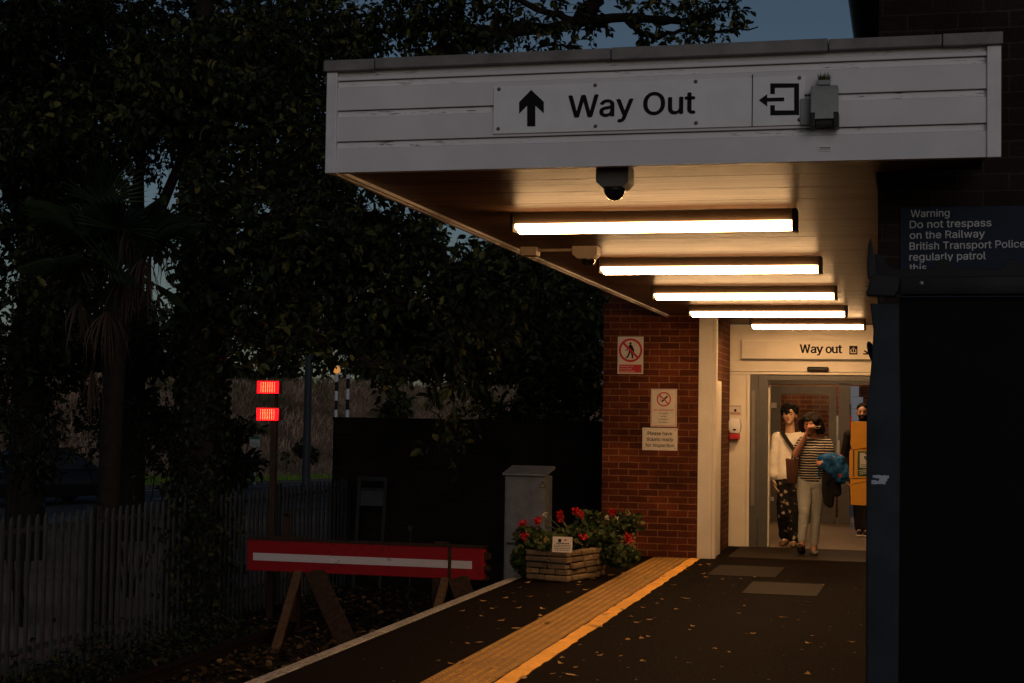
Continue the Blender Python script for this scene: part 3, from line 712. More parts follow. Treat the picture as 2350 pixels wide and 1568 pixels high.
# dispenser and notice on the left panel
YP = 19.297
a, b = at(1672, 1008, Y=19.2), at(1700, 961, Y=19.2)
t = thing('sanitiser_dispenser', 'white hand sanitiser dispenser with a red tray on the white panel by the door', 'dispenser', ((a.x+b.x)/2, YP, a.z)); cx = (a.x+b.x)/2; hw = (b.x-a.x)/2
mb = MB(); mb.prism([(-hw*.7, a.z+.07), (-hw, a.z+.12), (-hw, b.z-.04), (-hw*.75, b.z), (hw*.75, b.z), (hw, b.z-.04), (hw, a.z+.12), (hw*.7, a.z+.07)], (cx, 19.18, 0), (1, 0, 0), (0, 0, 1), (0, .115, 0)); mb.build('case', M['sign_white'], t, bevel=.012, smooth=40)
mb = MB(); mb.ball((cx, 19.178, a.z+.115), (.022, .006, .012), 12, 6); mb.build('sensor_window', M['dark_plastic'], t)
mb = MB(); mb.prism([(-hw*.75, a.z), (-hw*.85, a.z+.062), (hw*.85, a.z+.062), (hw*.75, a.z)], (cx, 19.17, 0), (1, 0, 0), (0, 0, 1), (0, .125, 0)); mb.build('tray', M['sign_red'], t, bevel=.006)
t, x0, x1, z0, z1, Yf = panel_sign('sanitiser_notice', 'small white notice with a black hand mark above the sanitiser dispenser', 1673, 952, 1702, 930, YP, M['sign_cream'], 'notice') if False else panel_sign('sanitiser_notice', 'small white notice with a black hand mark above the sanitiser dispenser', 1673, 930, 1702, 953, YP, M['sign_cream'], 'notice')
w, h = x1-x0, z1-z0; mb = MB(); mb.box(x0+.01, Yf-.0008, z1-.016, x1-.01, Yf, z1-.011); mb.ball(((x0+x1)/2, Yf, z0+h*.52), (w*.1, .002, h*.1), 8, 4); mb.box(x0+w*.4, Yf-.001, z0+h*.35, x0+w*.6, Yf, z0+h*.5); mb.build('hand_mark', M['black_ink'], t)
mb = MB(); mb.box(x0+.012, Yf-.0008, z0+.008, x1-.012, Yf, z0+h*.3); mb.build('red_band', plain('faded_red', (.45, .25, .2), .5), t)
# warning sign on the building front
WY = 7.418
a, b = at(2065, 740, Y=WY), at(2440, 470, Y=WY)
t = thing('trespass_warning_sign', 'dark blue railway trespass warning sign with white lettering on the right brick wall', 'sign', (a.x, WY, a.z))
mb = MB(); mb.box(a.x, WY-.006, a.z, b.x, WY, b.z); mb.build('panel', M['navy'], t, bevel=.002)
mb = MB()
for s, xa, xb, yy in (('Warning', 2090, 2179, 499), ('Do not trespass', 2088, 2275, 524), ('on the Railway', 2088, 2260, 548.5), ('British Transport Police', 2087.5, 2353, 573.5), ('regularly patrol', 2087, 2262, 598.5), ('this', 2087, 2126, 623)):
    p, q = at(xa, yy, Y=WY-.0065), at(xb, yy+(xb-xa)*.0, Y=WY-.0065); mb.text(s, (p.x, WY-.0065, p.z), (1, 0, .012), UZ, .0335, bold=.008, th=.001, width=q.x-p.x)
mb.build('lettering', M['sign_letter'], t)

# ================================================================ shelter close on the right
SHY = 3.6
q = lambda x, y, Y=SHY: at(x, y, Y=Y)
t = thing('platform_shelter', 'dark steel shelter end with a bolted rail and black panel, close on the right', 'shelter', (.1, SHY, 0))
def sil(mb, pts, Y, d):
    w_ = [at(p[0], p[1], Y=Y) for p in pts]; mb.prism([(v.x, v.z) for v in w_], (0, Y, 0), (1, 0, 0), (0, 0, 1), (0, d, 0))
mb = MB()
# ribbed top sheet with trapezoid ribs
top = [(1999, 640), (1999, 583), (2020, 584), (2026, 592), (2034, 606), (2044, 614), (2060, 617), (2100, 618)]
xx = 2133
while xx < 2600:
    top += [(xx, 617), (xx+9, 611), (xx+20, 598), (xx+27, 595), (xx+38, 595), (xx+46, 599), (xx+56, 612), (xx+66, 617)]; xx += 159
top += [(2620, 617), (2620, 640)]
sil(mb, top, SHY+.045, .02); mb.build('ribbed_sheet', M['shelter'], t, bevel=.0015)
mb = MB(); a = q(2064, 678); b = q(2620, 632); mb.box(a.x, SHY-.012, a.z, b.x, SHY+.03, b.z); mb.build('rail', M['shelter_rail'], t, bevel=.006, smooth=40)
mb = MB(); sil(mb, [(1996, 640), (1992, 662), (1988, 668), (1988, 678), (2052, 681), (2062, 664), (2066, 640), (2050, 632), (2004, 630)], SHY-.014, .05)
sil(mb, [(1992, 640), (1990, 600), (1993, 560), (1998, 545), (2003, 566), (2008, 592), (2012, 640)], SHY-.012, .012)
mb.build('corner_bracket', M['shelter_rail'], t, bevel=.003)
for x, y, r in ((2115, 650, .0055), (2470, 652, .0055), (1989, 655, .003)):
    p = q(x, y, SHY-.014); mb = MB(); mb.ball((p.x, SHY-.012, p.z), (r, .004, r), 12, 6); mb.build('bolt', M['bolt'], t, smooth=60)
p = q(2008, 1100); pr = q(2066, 1000)
mb = MB(); mb.box(-.087, SHY+.0, 0, -.018, SHY+.07, 1.60)
mb.prism([(-.087, 1.60), (-.078, 1.70), (-.074, 1.77), (-.082, 1.83), (-.018, 1.83), (-.018, 1.60)], (0, SHY, 0), (1, 0, 0), (0, 0, 1), (0, .07, 0))
mb.build('post', M['shelter_post'], t, bevel=.003)
mb = MB(); mb.box(-.016, SHY+.02, .06, 1.3, SHY+.034, 1.845); mb.build('panel', M['shelter_glass'], t)
mb = MB(); mb.box(1.305, SHY, 0, 1.37, SHY+.07, 1.9); mb.box(-.016, SHY+.01, .02, 1.3, SHY+.05, .058); mb.build('frame', M['shelter'], t)
mb = MB()
for x0_, y0_, x1_, y1_ in ((2003, 1090, 2040, 1098), (2000, 1102, 2032, 1112), (2018, 1094, 2036, 1106)):
    a, b = q(x0_, y1_), q(x1_, y0_); a.x = max(a.x, -.084)
    n = 7; pts = [(a.x+(b.x-a.x)*i/n, a.z+random.uniform(0, .2)*(b.z-a.z)) for i in range(n+1)]+[(b.x-(b.x-a.x)*i/n, b.z-random.uniform(0, .3)*(b.z-a.z)) for i in range(n+1)]
    mb.prism(pts, (0, SHY-.0015-.0004*len(mb.v)*.01, 0), (1, 0, 0), (0, 0, 1), (0, .001, 0))
mb.build('reflection_patches', M['paper_and_reflection'], t)  # pale ragged patches imitate shop lights reflected on the post
c = q(2003, 810, SHY+.1)
mb = MB(); mb.lathe([(.001, -.002), (.026, -.002), (.028, 0), (.026, .002), (.001, .002)], (c.x-.002, SHY+.1, c.z), (.95, -.25, .3), 20); mb.build('reflector', M['shelter'], t, smooth=30)

# ================================================================ defibrillator cabinet on the building side wall
Z6 = lambda x, y: ((2850+x/2.34)/1.634, (1450+y/2.34)/1.634)
AY = 10.0
A = lambda x, y: at(*Z6(x, y), Y=AY)
zt, zb = A(800, 305).z, A(795, 1040).z
t = thing('defibrillator_cabinet', 'yellow defibrillator cabinet with a green sign on the building side wall', 'cabinet', (-.14, AY, zb))
xs0 = A(800, 400).x; xs1 = A(784, 600).x; xs2 = A(792, 900).x
mb = MB(); mb.prism([(-.137, zt), (xs0, zt), (xs0-.004, A(0, 490).z), (xs0+.002, A(0, 528).z), (-.137, A(0, 530).z)], (0, AY, 0), (1, 0, 0), (0, 0, 1), (0, .30, 0)); mb.build('hood', M['yellow_cab'], t, bevel=.003)
mb = MB(); mb.prism([(-.137, A(0, 532).z), (xs0+.002, A(0, 534).z), (xs1, A(0, 558).z), (xs1, A(0, 785).z), (-.137, A(0, 785).z)], (0, AY-.006, 0), (1, 0, 0), (0, 0, 1), (0, .312, 0)); mb.build('door', M['yellow_cab'], t, bevel=.003)
mb = MB(); mb.prism([(-.137, A(0, 787).z), (xs1+.002, A(0, 787).z), (xs2, A(0, 806).z), (xs2, A(0, 850).z), (xs2+.004, zb), (-.137, zb)], (0, AY, 0), (1, 0, 0), (0, 0, 1), (0, .30, 0)); mb.build('base', M['yellow_cab'], t, bevel=.003)
mb = MB()
a, b = A(782, 862), A(925, 830); mb.prism([(a.x, a.z), (b.x, b.z), (b.x, b.z+.006), (a.x, a.z+.006)], (0, AY-.004, 0), (1, 0, 0), (0, 0, 1), (0, .003, 0)); mb.build('seam_strip', M['yellow_cab'], t); mb = MB()
a, b = A(795, 558), A(925, 532); mb.prism([(a.x, a.z), (b.x, b.z), (b.x, b.z+.006), (a.x, a.z+.006)], (0, AY-.011, 0), (1, 0, 0), (0, 0, 1), (0, .003, 0)); mb.build('seam_strip', M['yellow_cab'], t)
mb = MB(); a, b = A(815, 785), A(822, 560); mb.box(a.x, AY-.012, a.z, a.x+.004, AY-.006, b.z); mb.build('hinge', M['screw'], t)
a, b = A(857, 784), A(1012, 570)
sgn = MB(); sgn.box(a.x, AY-.010, a.z, b.x, AY-.0062, b.z); sgn = sgn.build('sign_plate', M['green_sign'], t, bevel=.001)
a2, b2 = A(876, 712), A(1008, 583); mb = MB(); mb.box(a2.x, AY-.0116, a2.z, b2.x, AY-.010, b2.z); mb.build('white_field', M['sign_cream'], sgn)
mb = MB(); c = A(937, 628); r = .018
pts = []
for i in range(24):
    th = i/24*2*math.pi; pts.append((c.x+r*1.0*math.sin(th)**3*1.0, c.z+r*(.8125*math.cos(th)-.3125*math.cos(2*th)-.125*math.cos(3*th)-.0625*math.cos(4*th))))
mb.prism(pts, (0, AY-.0124, 0), (1, 0, 0), (0, 0, 1), (0, .0006, 0)); mb.box(c.x-.012, AY-.0126, c.z+.024, c.x+.012, AY-.0117, c.z+.031); mb.build('heart_mark', M['green_sign'], sgn)
mb = MB(); mb.tube([(c.x-.014, AY-.0128, c.z-.002), (c.x-.006, AY-.0128, c.z-.002), (c.x-.003, AY-.0128, c.z+.007), (c.x+.002, AY-.0128, c.z-.008), (c.x+.005, AY-.0128, c.z-.002), (c.x+.014, AY-.0128, c.z-.002)], .0013, 4); mb.build('pulse_line', M['sign_cream'], sgn)
mb = MB(); p = A(886, 690)
mb.text('Defibrillator', (p.x, AY-.0122, p.z), UX, UZ, .0068, bold=.01, th=.0006); mb.text('Heart Restarter', (p.x, AY-.0122, p.z-.0095), UX, UZ, .0062, bold=.01, th=.0006); mb.build('lettering', M['green_sign'], sgn)
mb = MB()
for k in range(3):
    p0_, p1_ = A(868+k*4, 740+k*16), A(975, 728+k*12); mb.prism([(p0_.x, p0_.z), (p1_.x, p1_.z), (p1_.x, p1_.z+.005), (p0_.x, p0_.z+.004)], (0, AY-.0112, 0), (1, 0, 0), (0, 0, 1), (0, .0008, 0))
mb.build('hand_mark', M['sign_cream'], sgn)

# ================================================================ trackside
BY = 16.5
t = thing('buffer_stop', 'red railway buffer stop beam with a white stripe on leaning timber struts', 'buffer stop', (-5.82, BY, -.9))
z0, z1 = -.235, .107; x0, x1 = -7.205, -4.445
mb = MB(); mb.box(x0, BY, z0, x1, BY+.14, z1); mb.build('beam', M['red_paint'], t, bevel=.008)
mb = MB(); mb.box(x0+.075, BY-.004, -.118, x1-.13, BY-.0005, -.034); mb.build('white_stripe', M['stripe_white'], t)
mb = MB(); mb.box(x0-.012, BY-.008, z1+.002, x1+.014, BY+.16, z1+.022); mb.box(x1+.004, BY-.006, z0, x1+.03, BY+.15, z0+.03); mb.box(x1+.004, BY+.02, z0+.1, x1+.055, BY+.12, z0+.15); mb.box(x1+.004, BY+.02, z1-.12, x1+.055, BY+.12, z1-.05); mb.build('iron_edge', M['rust'], t)
mb = MB(); a = at(1032, 1300, Y=BY); mb.box(a.x-.018, BY-.01, z0-.01, a.x+.018, BY-.004, z1+.04); mb.build('strap', M['rust'], t)
a = at(660, 1230, Y=BY+.1)
mb = MB(); mb.box(a.x-.03, BY+.05, z1+.02, a.x+.03, BY+.09, z1+.30); mb.lathe([(.03, -.02), (.03, .02)], (a.x, BY+.07, z1+.30), (0, 1, 0), 12); mb.box(a.x-.2, BY+.03, z1+.022, a.x+.25, BY+.11, z1+.05)
mb.build('iron_fitting', M['rust'], t, bevel=.003); mb = MB()
b = at(1012, 1250, Y=BY+.1); mb.box(b.x-.06, BY+.03, z1+.022, b.x+.1, BY+.11, z1+.05); mb.build('iron_fitting', M['rust'], t, bevel=.003)
def leg(name, p, q_, w, d, mat):
    p, q_ = Vector(p), Vector(q_); ax = (q_-p).normalized(); s_ = Vector((1, 0, 0)); n = ax.cross(s_).normalized()
    s_ = n.cross(ax)
    mb = MB(); mb.add([p+s_*a*w/2+n*b*d/2 for a, b in ((-1, -1), (1, -1), (1, 1), (-1, 1))]+[q_+s_*a*w/2+n*b*d/2 for a, b in ((-1, -1), (1, -1), (1, 1), (-1, 1))], [(0, 1, 2, 3), (7, 6, 5, 4), (0, 4, 5, 1), (1, 5, 6, 2), (2, 6, 7, 3), (3, 7, 4, 0)])
    return mb.build(name, mat, t, bevel=.006)
for sx in (-6.62, -4.93):
    a_ = at(628, 1500, Z=-.9) if sx < -6 else Vector((-4.75-.1, 15.75, -.9))
    k = at(684, 1325, Y=BY-.01)
    leg('upright', (sx-.03, BY+.05, -.95), (sx-.03, BY+.05, z0-.004), .12, .12, M['rust'])
    leg('front_strut', (a_.x, a_.y, -.92), (k.x if sx < -6 else sx+.06, BY-.01, z0-.003), .085, .06, M['rust_light'])
    b_ = at(800, 1482, Z=-.9) if sx < -6 else Vector((-4.15, 15.4, -.9))
    leg('raking_strut', ((b_.x, b_.y, -.92) if sx < -6 else (-4.3, 16.0, -.92)), (at(722, 1322, Y=BY+.03).x if sx < -6 else sx+.2, BY+.03, z0-.003), .22, .10, M['rust'])
# running rails
for rx in (-6.54, -5.10):
    mb = MB(); mb.prism([(-.07, -.9), (-.07, -.885), (-.01, -.87), (-.01, -.80), (-.035, -.79), (-.035, -.755), (.035, -.755), (.035, -.79), (.01, -.80), (.01, -.87), (.07, -.885), (.07, -.9)], (rx, -4, 0), (1, 0, 0), (0, 0, 1), (0, 20.3, 0))
    mb.build('rail', M['rail_rust'], None)
    tag(bpy.context.scene.objects[-1] if False else [o for o in COL.objects if o.name.startswith('rail') and 'label' not in o][-1], 'rusty running rail nearest the platform edge' if rx > -6 else 'rusty running rail nearer the palisade fence', 'rail', 'running rails')
# red stop lamps on their post
RY = 17.3
pb = at(618, 1420, Y=RY); 
t = thing('stop_lamp_post', 'slim brown post with two glowing red lamps behind the buffer stop', 'signal lamp', (-7.27, RY, -.9))
c0, c1 = at(616, 889, Y=RY), at(615, 951, Y=RY)
px_ = at(625, 1000, Y=RY).x
mb = MB(); mb.box(px_-.036, RY+.02, -.9, px_+.036, RY+.09, c1.z-.06); mb.build('post', M['post_brown'], t, bevel=.004)
mb = MB(); mb.box(px_+.0, RY+.03, c1.z-.06, px_+.035, RY+.07, c0.z+.04); mb.build('upper_post', M['post_brown'], t)
mb = MB(); mb.tube([(px_+.03, RY+.04, c1.z-.08), (px_+.045, RY+.03, c1.z-.14), (px_+.05, RY+.03, c1.z-.3), (px_+.05, RY+.03, -.5)], .008, 6); mb.build('cable', M['dark_plastic'], t)
for c in (c0, c1):
    hw, hh = .137, .073
    mb = MB(); mb.box(c.x-hw-.008, RY-.012, c.z-hh-.004, c.x+hw+.012, RY+.07, c.z+hh+.004); hs = mb.build('lamp_housing', M['lamp_rim'], t, bevel=.015, smooth=40)
    mb = MB(); mb.box(c.x-hw, RY-.022, c.z-hh, c.x+hw, RY-.013, c.z+hh); mb.build('lens', M['lamp_red_lens'], hs, bevel=.004)
    mb = MB()
    for j in range(8):
        for i in range(7):
            xx = c.x-hw*.62+i*hw*1.24/6+random.uniform(-.002, .002); zz_ = c.z-hh*.74+j*hh*1.48/7
            mb.ball((xx, RY-.023, zz_), (.0050 if 0 < i < 6 else .0032, .004, .0048), 6, 4)
    mb.build('led_grid', M['lamp_led'], hs)
# palisade fence along the track side
FX = -7.72
t = thing('palisade_fence', 'grey galvanised palisade fence running along the track towards the brick wall', 'fence', (FX, 16.5, -.95))
def ftop(y): return .595+.012*math.sin(y*1.7)
posts = [10.4, 12.3+1.65, 16.75, 18.8, 21.3]
mb = MB(); y = 10.0
while y < 21.4:
    zt_ = ftop(y)+random.uniform(-.012, .012); xo = random.uniform(-.006, .006)+.06*math.sin((y-10)*.5); w_ = .034; lean = random.uniform(-.008, .008)
    sec = [(-.008, -w_), (.010, -w_*.55), (.010, w_*.55), (-.008, w_)]
    def rg(z, k, sh=0): return [(FX+xo+a, y+b*k+sh+lean*(z+.9), z) for a, b in sec]
    vs = rg(-1.05, 1)+rg(zt_-.10, 1)+rg(zt_-.03, .75)+rg(zt_, .12)
    mb.add(vs, [(i*4+k, i*4+k+1, i*4+k+5, i*4+k+4) for i in range(3) for k in range(3)])
    y += .142
mb.build('pales', M['galv'], t)
for zr in (.46, -.62):
    mb = MB(); pth = [(FX-.03+.06*math.sin((yy-10)*.5), yy, zr) for yy in np.arange(10, 21.5, .4)]
    for a, b in zip(pth[:-1], pth[1:]):
        mb.prism([(-.02, -.022), (.02, -.022), (.02, .022), (-.02, .022)], a, (1, 0, 0), (0, 0, 1), Vector(b)-Vector(a))
    mb.build('rail', M['galv'], t)
for yy in posts:
    xo = .06*math.sin((yy-10)*.5)
    mb = MB(); mb.box(FX-.10+xo, yy-.05, -1.05, FX-.035+xo, yy+.05, ftop(yy)+.02); mb.box(FX+.01+xo, yy-.04, -1.05, FX+.016+xo, yy+.04, ftop(yy)+.03); mb.build('post', M['galv'], t, bevel=.004)
# dark brick boundary wall behind
a = at(765, 962, Y=21.5)
t = thing('boundary_wall', 'dark brick boundary wall behind the red buffer stop', 'wall', (-6, 21.5, -.95))
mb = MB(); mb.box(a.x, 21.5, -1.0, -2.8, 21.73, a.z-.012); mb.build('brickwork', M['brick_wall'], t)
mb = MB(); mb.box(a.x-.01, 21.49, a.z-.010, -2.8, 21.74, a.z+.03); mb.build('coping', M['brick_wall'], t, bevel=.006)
# electrical cabinet
t = thing('electrical_cabinet', 'grey steel electrical cabinet with a sloping lid and warning triangle', 'cabinet', (-4.02, 16.6, -.9))
mb = MB(); mb.box(-4.245, 16.6, -.9, -3.80, 16.98, .895); mb.build('body', M['steel_grey'], t, bevel=.006)
mb = MB(); mb.prism([(16.57, .90), (17.01, .965), (17.01, 1.0), (16.57, .925)], (-4.27, 0, 0), (0, 1, 0), (0, 0, 1), (.495, 0, 0)); mb.build('lid', M['steel_grey'], t, bevel=.004)
mb = MB(); mb.box(-4.225, 16.594, -.86, -3.82, 16.599, .86); mb.build('door', M['steel_grey'], t, bevel=.002)
c = at(1245, 1113, Y=16.59)
mb = MB(); s_ = .042; mb.prism([(-s_, -s_*.75), (s_, -s_*.75), (0, s_)], (c.x, 16.592, c.z), (1, 0, 0), (0, 0, 1), (0, .002, 0)); tr = mb.build('warning_triangle', M['black_ink'], t)
mb = MB(); s_ = .029; mb.prism([(-s_, -s_*.75), (s_, -s_*.75), (0, s_)], (c.x, 16.5912, c.z-.003), (1, 0, 0), (0, 0, 1), (0, .0007, 0)); mb.build('triangle_field', plain('warn_field', (.25, .22, .12), .5), tr)
mb = MB(); mb.prism([(.004, .02), (-.008, -.004), (0, -.003), (-.004, -.02), (.009, .002), (.001, .002)], (c.x, 16.5906, c.z-.004), (1, 0, 0), (0, 0, 1), (0, .0005, 0)); mb.build('bolt_mark', M['black_ink'], tr)
mb = MB(); a = at(1165, 1247, Y=16.58); mb.box(a.x-.01, 16.575, a.z-.01, a.x+.12, 16.594, a.z+.012); mb.build('handle', M['dark_plastic'], t)
# small frame stand by the wall
t = thing('frame_stand', 'plain grey steel frame stand against the dark wall by the fence end', 'stand', (-7.2, 20.9, -.9))
a, b = at(820, 1095, Y=20.9), at(885, 1095, Y=20.9)
leg('post', (a.x-.03, 20.9, -.93), (a.x+.02, 20.95, a.z), .05, .03, M['galv']); leg('post', (b.x-.06, 20.9, -.93), (b.x-.01, 20.95, a.z), .05, .03, M['galv'])
mb = MB(); zt_ = a.z; mb.box(a.x-.01, 20.93, zt_-.05, b.x+.01, 20.97, zt_+.01); mb.box(a.x+.03, 20.94, zt_-.19, b.x-.03, 20.96, zt_-.15); mb.build('crossbar', M['galv'], t)
mb = MB(); mb.box(a.x+.035, 20.945, zt_-.40, b.x-.035, 20.955, zt_-.192); mb.build('plate', M['pole_grey'], t)
a = at(942, 1214, Y=19)
t = thing('round_marker', 'tiny round grey marker on a thin stalk behind the buffer beam', 'marker', (a.x, 19, -.9))
mb = MB(); mb.tube([(a.x, 19, -.92), (a.x, 19, a.z)], .009, 6); mb.build('stalk', M['galv'], t)
mb = MB(); mb.lathe([(.035, -.004), (.035, .004)], (a.x, 18.985, a.z+.01), (0, 1, 0), 16); mb.build('disc', M['galv'], t)

# ================================================================ across the road
# parked car, front pointing away along the road
def car():
    a = at(128, 1158, Z=-.896); ang = math.atan2(.925, .38)
    Mx = Matrix.Translation((a.x-.3, a.y, -.896)) @ Matrix.Rotation(ang, 4, 'Z')
    t = thing('car', 'dark car on the road beyond the fence, under the trees', 'car', Mx.translation)
    def bld(mb, *k, **kw):
        mb.v = [tuple(Mx @ Vector(v)) for v in mb.v]; return mb.build(*k, **kw)
    # body shell from cross-sections along its length
    secs = [(-2.1, .30, .62, .72), (-2.0, .24, .86, .82), (-1.2, .22, .92, .87), (0, .22, .93, .88), (1.0, .22, .90, .87), (1.75, .24, .78, .83), (2.1, .32, .58, .68)]
    mb = MB(); n = 8; vs = []
    for x, zl, zh, w in secs:
        vs += [(x, -w*.92, zl), (x, -w, zl+.2), (x, -w, zh-.12), (x, -w*.86, zh), (x, w*.86, zh), (x, w, zh-.12), (x, w, zl+.2), (x, w*.92, zl)]
    fs = [(i*n+k, i*n+(k+1) % n, (i+1)*n+(k+1) % n, (i+1)*n+k) for i in range(len(secs)-1) for k in range(n)]+[tuple(range(n)), tuple(range(len(vs)-1, len(vs)-n-1, -1))]
    mb.add(vs, fs); body = bld(mb, 'body', M['car_paint'], t, smooth=50)
    mb = MB(); sec2 = [(-1.55, .925, .93, .76), (-.75, .925, 1.40, .62), (.25, .925, 1.43, .62), (1.1, .905, .91, .74)]
    vs = []
    for x, zl, zh, w in sec2: vs += [(x, -.80, zl-.02), (x, -w, zh), (x, w, zh), (x, .80, zl-.02)]
    mb.add(vs, [(i*4+k, i*4+(k+1) % 4, (i+1)*4+(k+1) % 4, (i+1)*4+k) for i in range(3) for k in range(4)]+[(0, 1, 2, 3), (15, 14, 13, 12)]); bld(mb, 'cabin_glass', M['car_glass'], t)
    mb = MB(); mb.box(-.75, -.60, 1.405, .25, .60, 1.445); bld(mb, 'roof', M['car_paint'], t, bevel=.02)
    for x in (-1.3, 1.32):
        for s_ in (-1, 1):
            mb = MB(); mb.lathe([(.2, -.1), (.31, -.1), (.325, -.05), (.325, .05), (.31, .1), (.2, .1)], (x, s_*.80, .325), (0, 1, 0), 24); wl = bld(mb, 'wheel', M['tyre'], t, smooth=40)
            mb = MB(); mb.lathe([(.2, -.105), (.2, .105)], (x, s_*.805, .325), (0, 1, 0), 10); bld(mb, 'rim', M['steel_grey'], wl)
    for s_ in (-.6, .6):
        mb = MB(); mb.box(1.98, s_-.15, .56, 2.06, s_+.15, .68); bld(mb, 'headlight', M['glass'], t, bevel=.02)
        mb = MB(); mb.box(-2.09, s_-.15, .62, -2.03, s_+.15, .76); bld(mb, 'tail_light', M['lamp_rim'], t, bevel=.02)
car()
# zebra crossing beacons
def beacon(x, y, Y, globe, label, ztop):
    a = at(x, y, Y=Y); t = thing('crossing_beacon', label, 'beacon', (a.x, Y, -.9), 'crossing beacons')
    for k in range(int((ztop+.9)/.36)+1):
        z = -.9+k*.36; mb = MB(); mb.tube([(a.x, Y, z+.001), (a.x, Y, min(z+.359, ztop))], .065, 10); mb.build('white_band' if k % 2 == 0 else 'black_band', M['pole_white' if k % 2 == 0 else 'pole_black'], t, smooth=50)
    if globe:
        mb = MB(); mb.ball((a.x, Y, ztop+.15), .145, 14, 10); mb.build('globe', M['globe'], t, smooth=60)
gl = at(780, 848, Y=57)
beacon(797, 960, 51, True, 'nearer black and white striped beacon pole rising behind the brick wall', at(804, 700, Y=51).z)
beacon(772, 900, 57, True, 'farther striped beacon pole with its amber globe showing', gl.z-.17)
# poles and posts
def pole(name, label, x0, y0, x1, y1, Y, r0, r1, mat, ztop):
    a, b = at(x0, y0, Y=Y), at(x1, y1, Y=Y)
    t = thing(name, label, 'street lamp', (a.x, Y, -.9))
    mb = MB(); mb.tube([(a.x, Y, -.93), (a.x, Y, .4), (a.x+(b.x-a.x)*.6, Y, ztop)], [r0*1.15, r0, r1], 12); mb.build('column', mat, t, smooth=50)
    mb = MB(); mb.tube([(b.x, Y, ztop-.1), (b.x+.1, Y, ztop+.15), (b.x+.9, Y, ztop+.3)], [r1, r1*.9, r1*.8], 8); mb.build('arm', mat, t, smooth=50)
    mb = MB(); mb.box(b.x+.75, Y-.14, ztop+.25, b.x+1.4, Y+.14, ztop+.38); mb.build('lantern', mat, t, bevel=.03)
pole('street_lamp', 'thick dark lamp column between the red lamps and the brick wall', 702, 1110, 709, 920, 40, .105, .09, M['pole_grey'], 7.5)
pole('street_lamp', 'pale thin lamp column behind the right end of the brick wall', 1187, 930, 1192, 810, 46, .10, .08, M['alu_light'], 7.2)
# small green and white notice on a post
a, b = at(575, 1024, Y=48), at(597, 1000, Y=48)
t = thing('verge_notice', 'small green and white notice on a short white post on the verge', 'sign', ((a.x+b.x)/2, 48, -.9))
zg = gz((a.x+b.x)/2, 48)
mb = MB(); mb.box((a.x+b.x)/2-.03, 48, zg-.05, (a.x+b.x)/2+.03, 48.05, a.z); mb.build('post', M['info_white'], t)
mb = MB(); mb.box(a.x, 47.97, a.z, b.x, 47.995, b.z); mb.build('panel', M['info_white'], t)
mb = MB(); mb.box(a.x+.01, 47.965, b.z-.12, b.x-.01, 47.969, b.z-.01); [mb.box(a.x+.03, 47.965, a.z+.04+k*.06, b.x-.03, 47.969, a.z+.06+k*.06) for k in range(2)]; mb.build('green_band', M['green_sign'], t)
# house glimpsed through the leaves
def house(label, x, y, Y, wdt, hh, zb):
    a = at(x, y, Y=Y); t = thing('house', label, 'house', (a.x, Y, zb))
    mb = MB(); mb.prism([(-wdt/2, zb-3), (-wdt/2, zb+hh), (0, zb+hh+2.4), (wdt/2, zb+hh), (wdt/2, zb-3)], (a.x, Y, 0), (1, 0, 0), (0, 0, 1), (0, 8, 0)); mb.build('wall', M['house_wall'], t)
    mb = MB()
    for s_ in (-1, 1): mb.prism([(0, zb+hh+2.45), (s_*(wdt/2+.3), zb+hh-.1), (s_*(wdt/2+.3), zb+hh+.1), (0, zb+hh+2.65)], (a.x, Y-.3, 0), (1, 0, 0), (0, 0, 1), (0, 8.6, 0))
    mb.build('roof', M['roof_tile'], t)
    for wx in (-wdt*.25, wdt*.25):
        for wz in (zb+hh*.15, zb+hh*.6):
            mb = MB(); mb.box(a.x+wx-.55, Y-.03, wz, a.x+wx+.55, Y+.02, wz+1.2); wf = mb.build('window', M['pole_white'], t)
            mb = MB(); mb.box(a.x+wx-.47, Y-.036, wz+.08, a.x+wx+.47, Y-.031, wz+1.12); mb.build('pane', M['glass'], wf)
house('pale gabled house far behind the trees, seen beside the pier', 1262, 800, 95, 7, 5.2, 2.0)
# brick street house seen through the hall back door
a = at(1985, 1000, Y=48)
t = thing('street_house', 'brick house with pale quoins seen through the hall back door', 'house', (a.x, 48, -.5))
mb = MB(); mb.box(a.x-.35, 48, -1, a.x+8, 56, 6); mb.build('wall', M['brick_red'], t)
mb = MB(); mb2 = MB()
for k in range(18):
    z = -1+k*.36; e = .22 if k % 2 else .34
    mb.box(a.x-.40, 47.95, z, a.x-.40+e, 48.2, z+.35); mb2.box(a.x+.75-e/2, 47.95, z, a.x+.75+e/2, 47.999, z+.35)
mb.build('quoins', M['pole_white'], t); mb2.build('quoins', M['pole_white'], t)
# ================================================================ people
def skinmat(name, col):
    m = N(name); co = m.coord(); m.color(m.mix(1, col, m.ramp(m.noise(co, 14, 4), [(.3, .8), (.7, 1.08)]), 'MULTIPLY')); m.set(Roughness=.55); return m.mat
M['skin_a'] = skinmat('skin_light', (.60, .36, .23)); M['skin_b'] = skinmat('skin_tan', (.38, .17, .10)); M['skin_c'] = skinmat('skin_brown', (.40, .22, .14))
M['eye'] = plain('eye_dark', (.012, .009, .008), .3); M['lip'] = plain('lip', (.33, .085, .07), .5); M['brow'] = plain('brow', (.02, .014, .011), .8)
def hairmat(name, c):
    m = N(name); co = m.mapping(m.coord(), (90, 90, 9)); nz = m.noise(co, 1.5, 4)
    m.color(m.ramp(nz, [(.35, tuple(x*.5 for x in c)), (.7, tuple(x*1.7 for x in c))])); m.set(Roughness=.7); m.b.inputs['Specular IOR Level'].default_value = .15; m.bump(nz, .7, .012); return m.mat
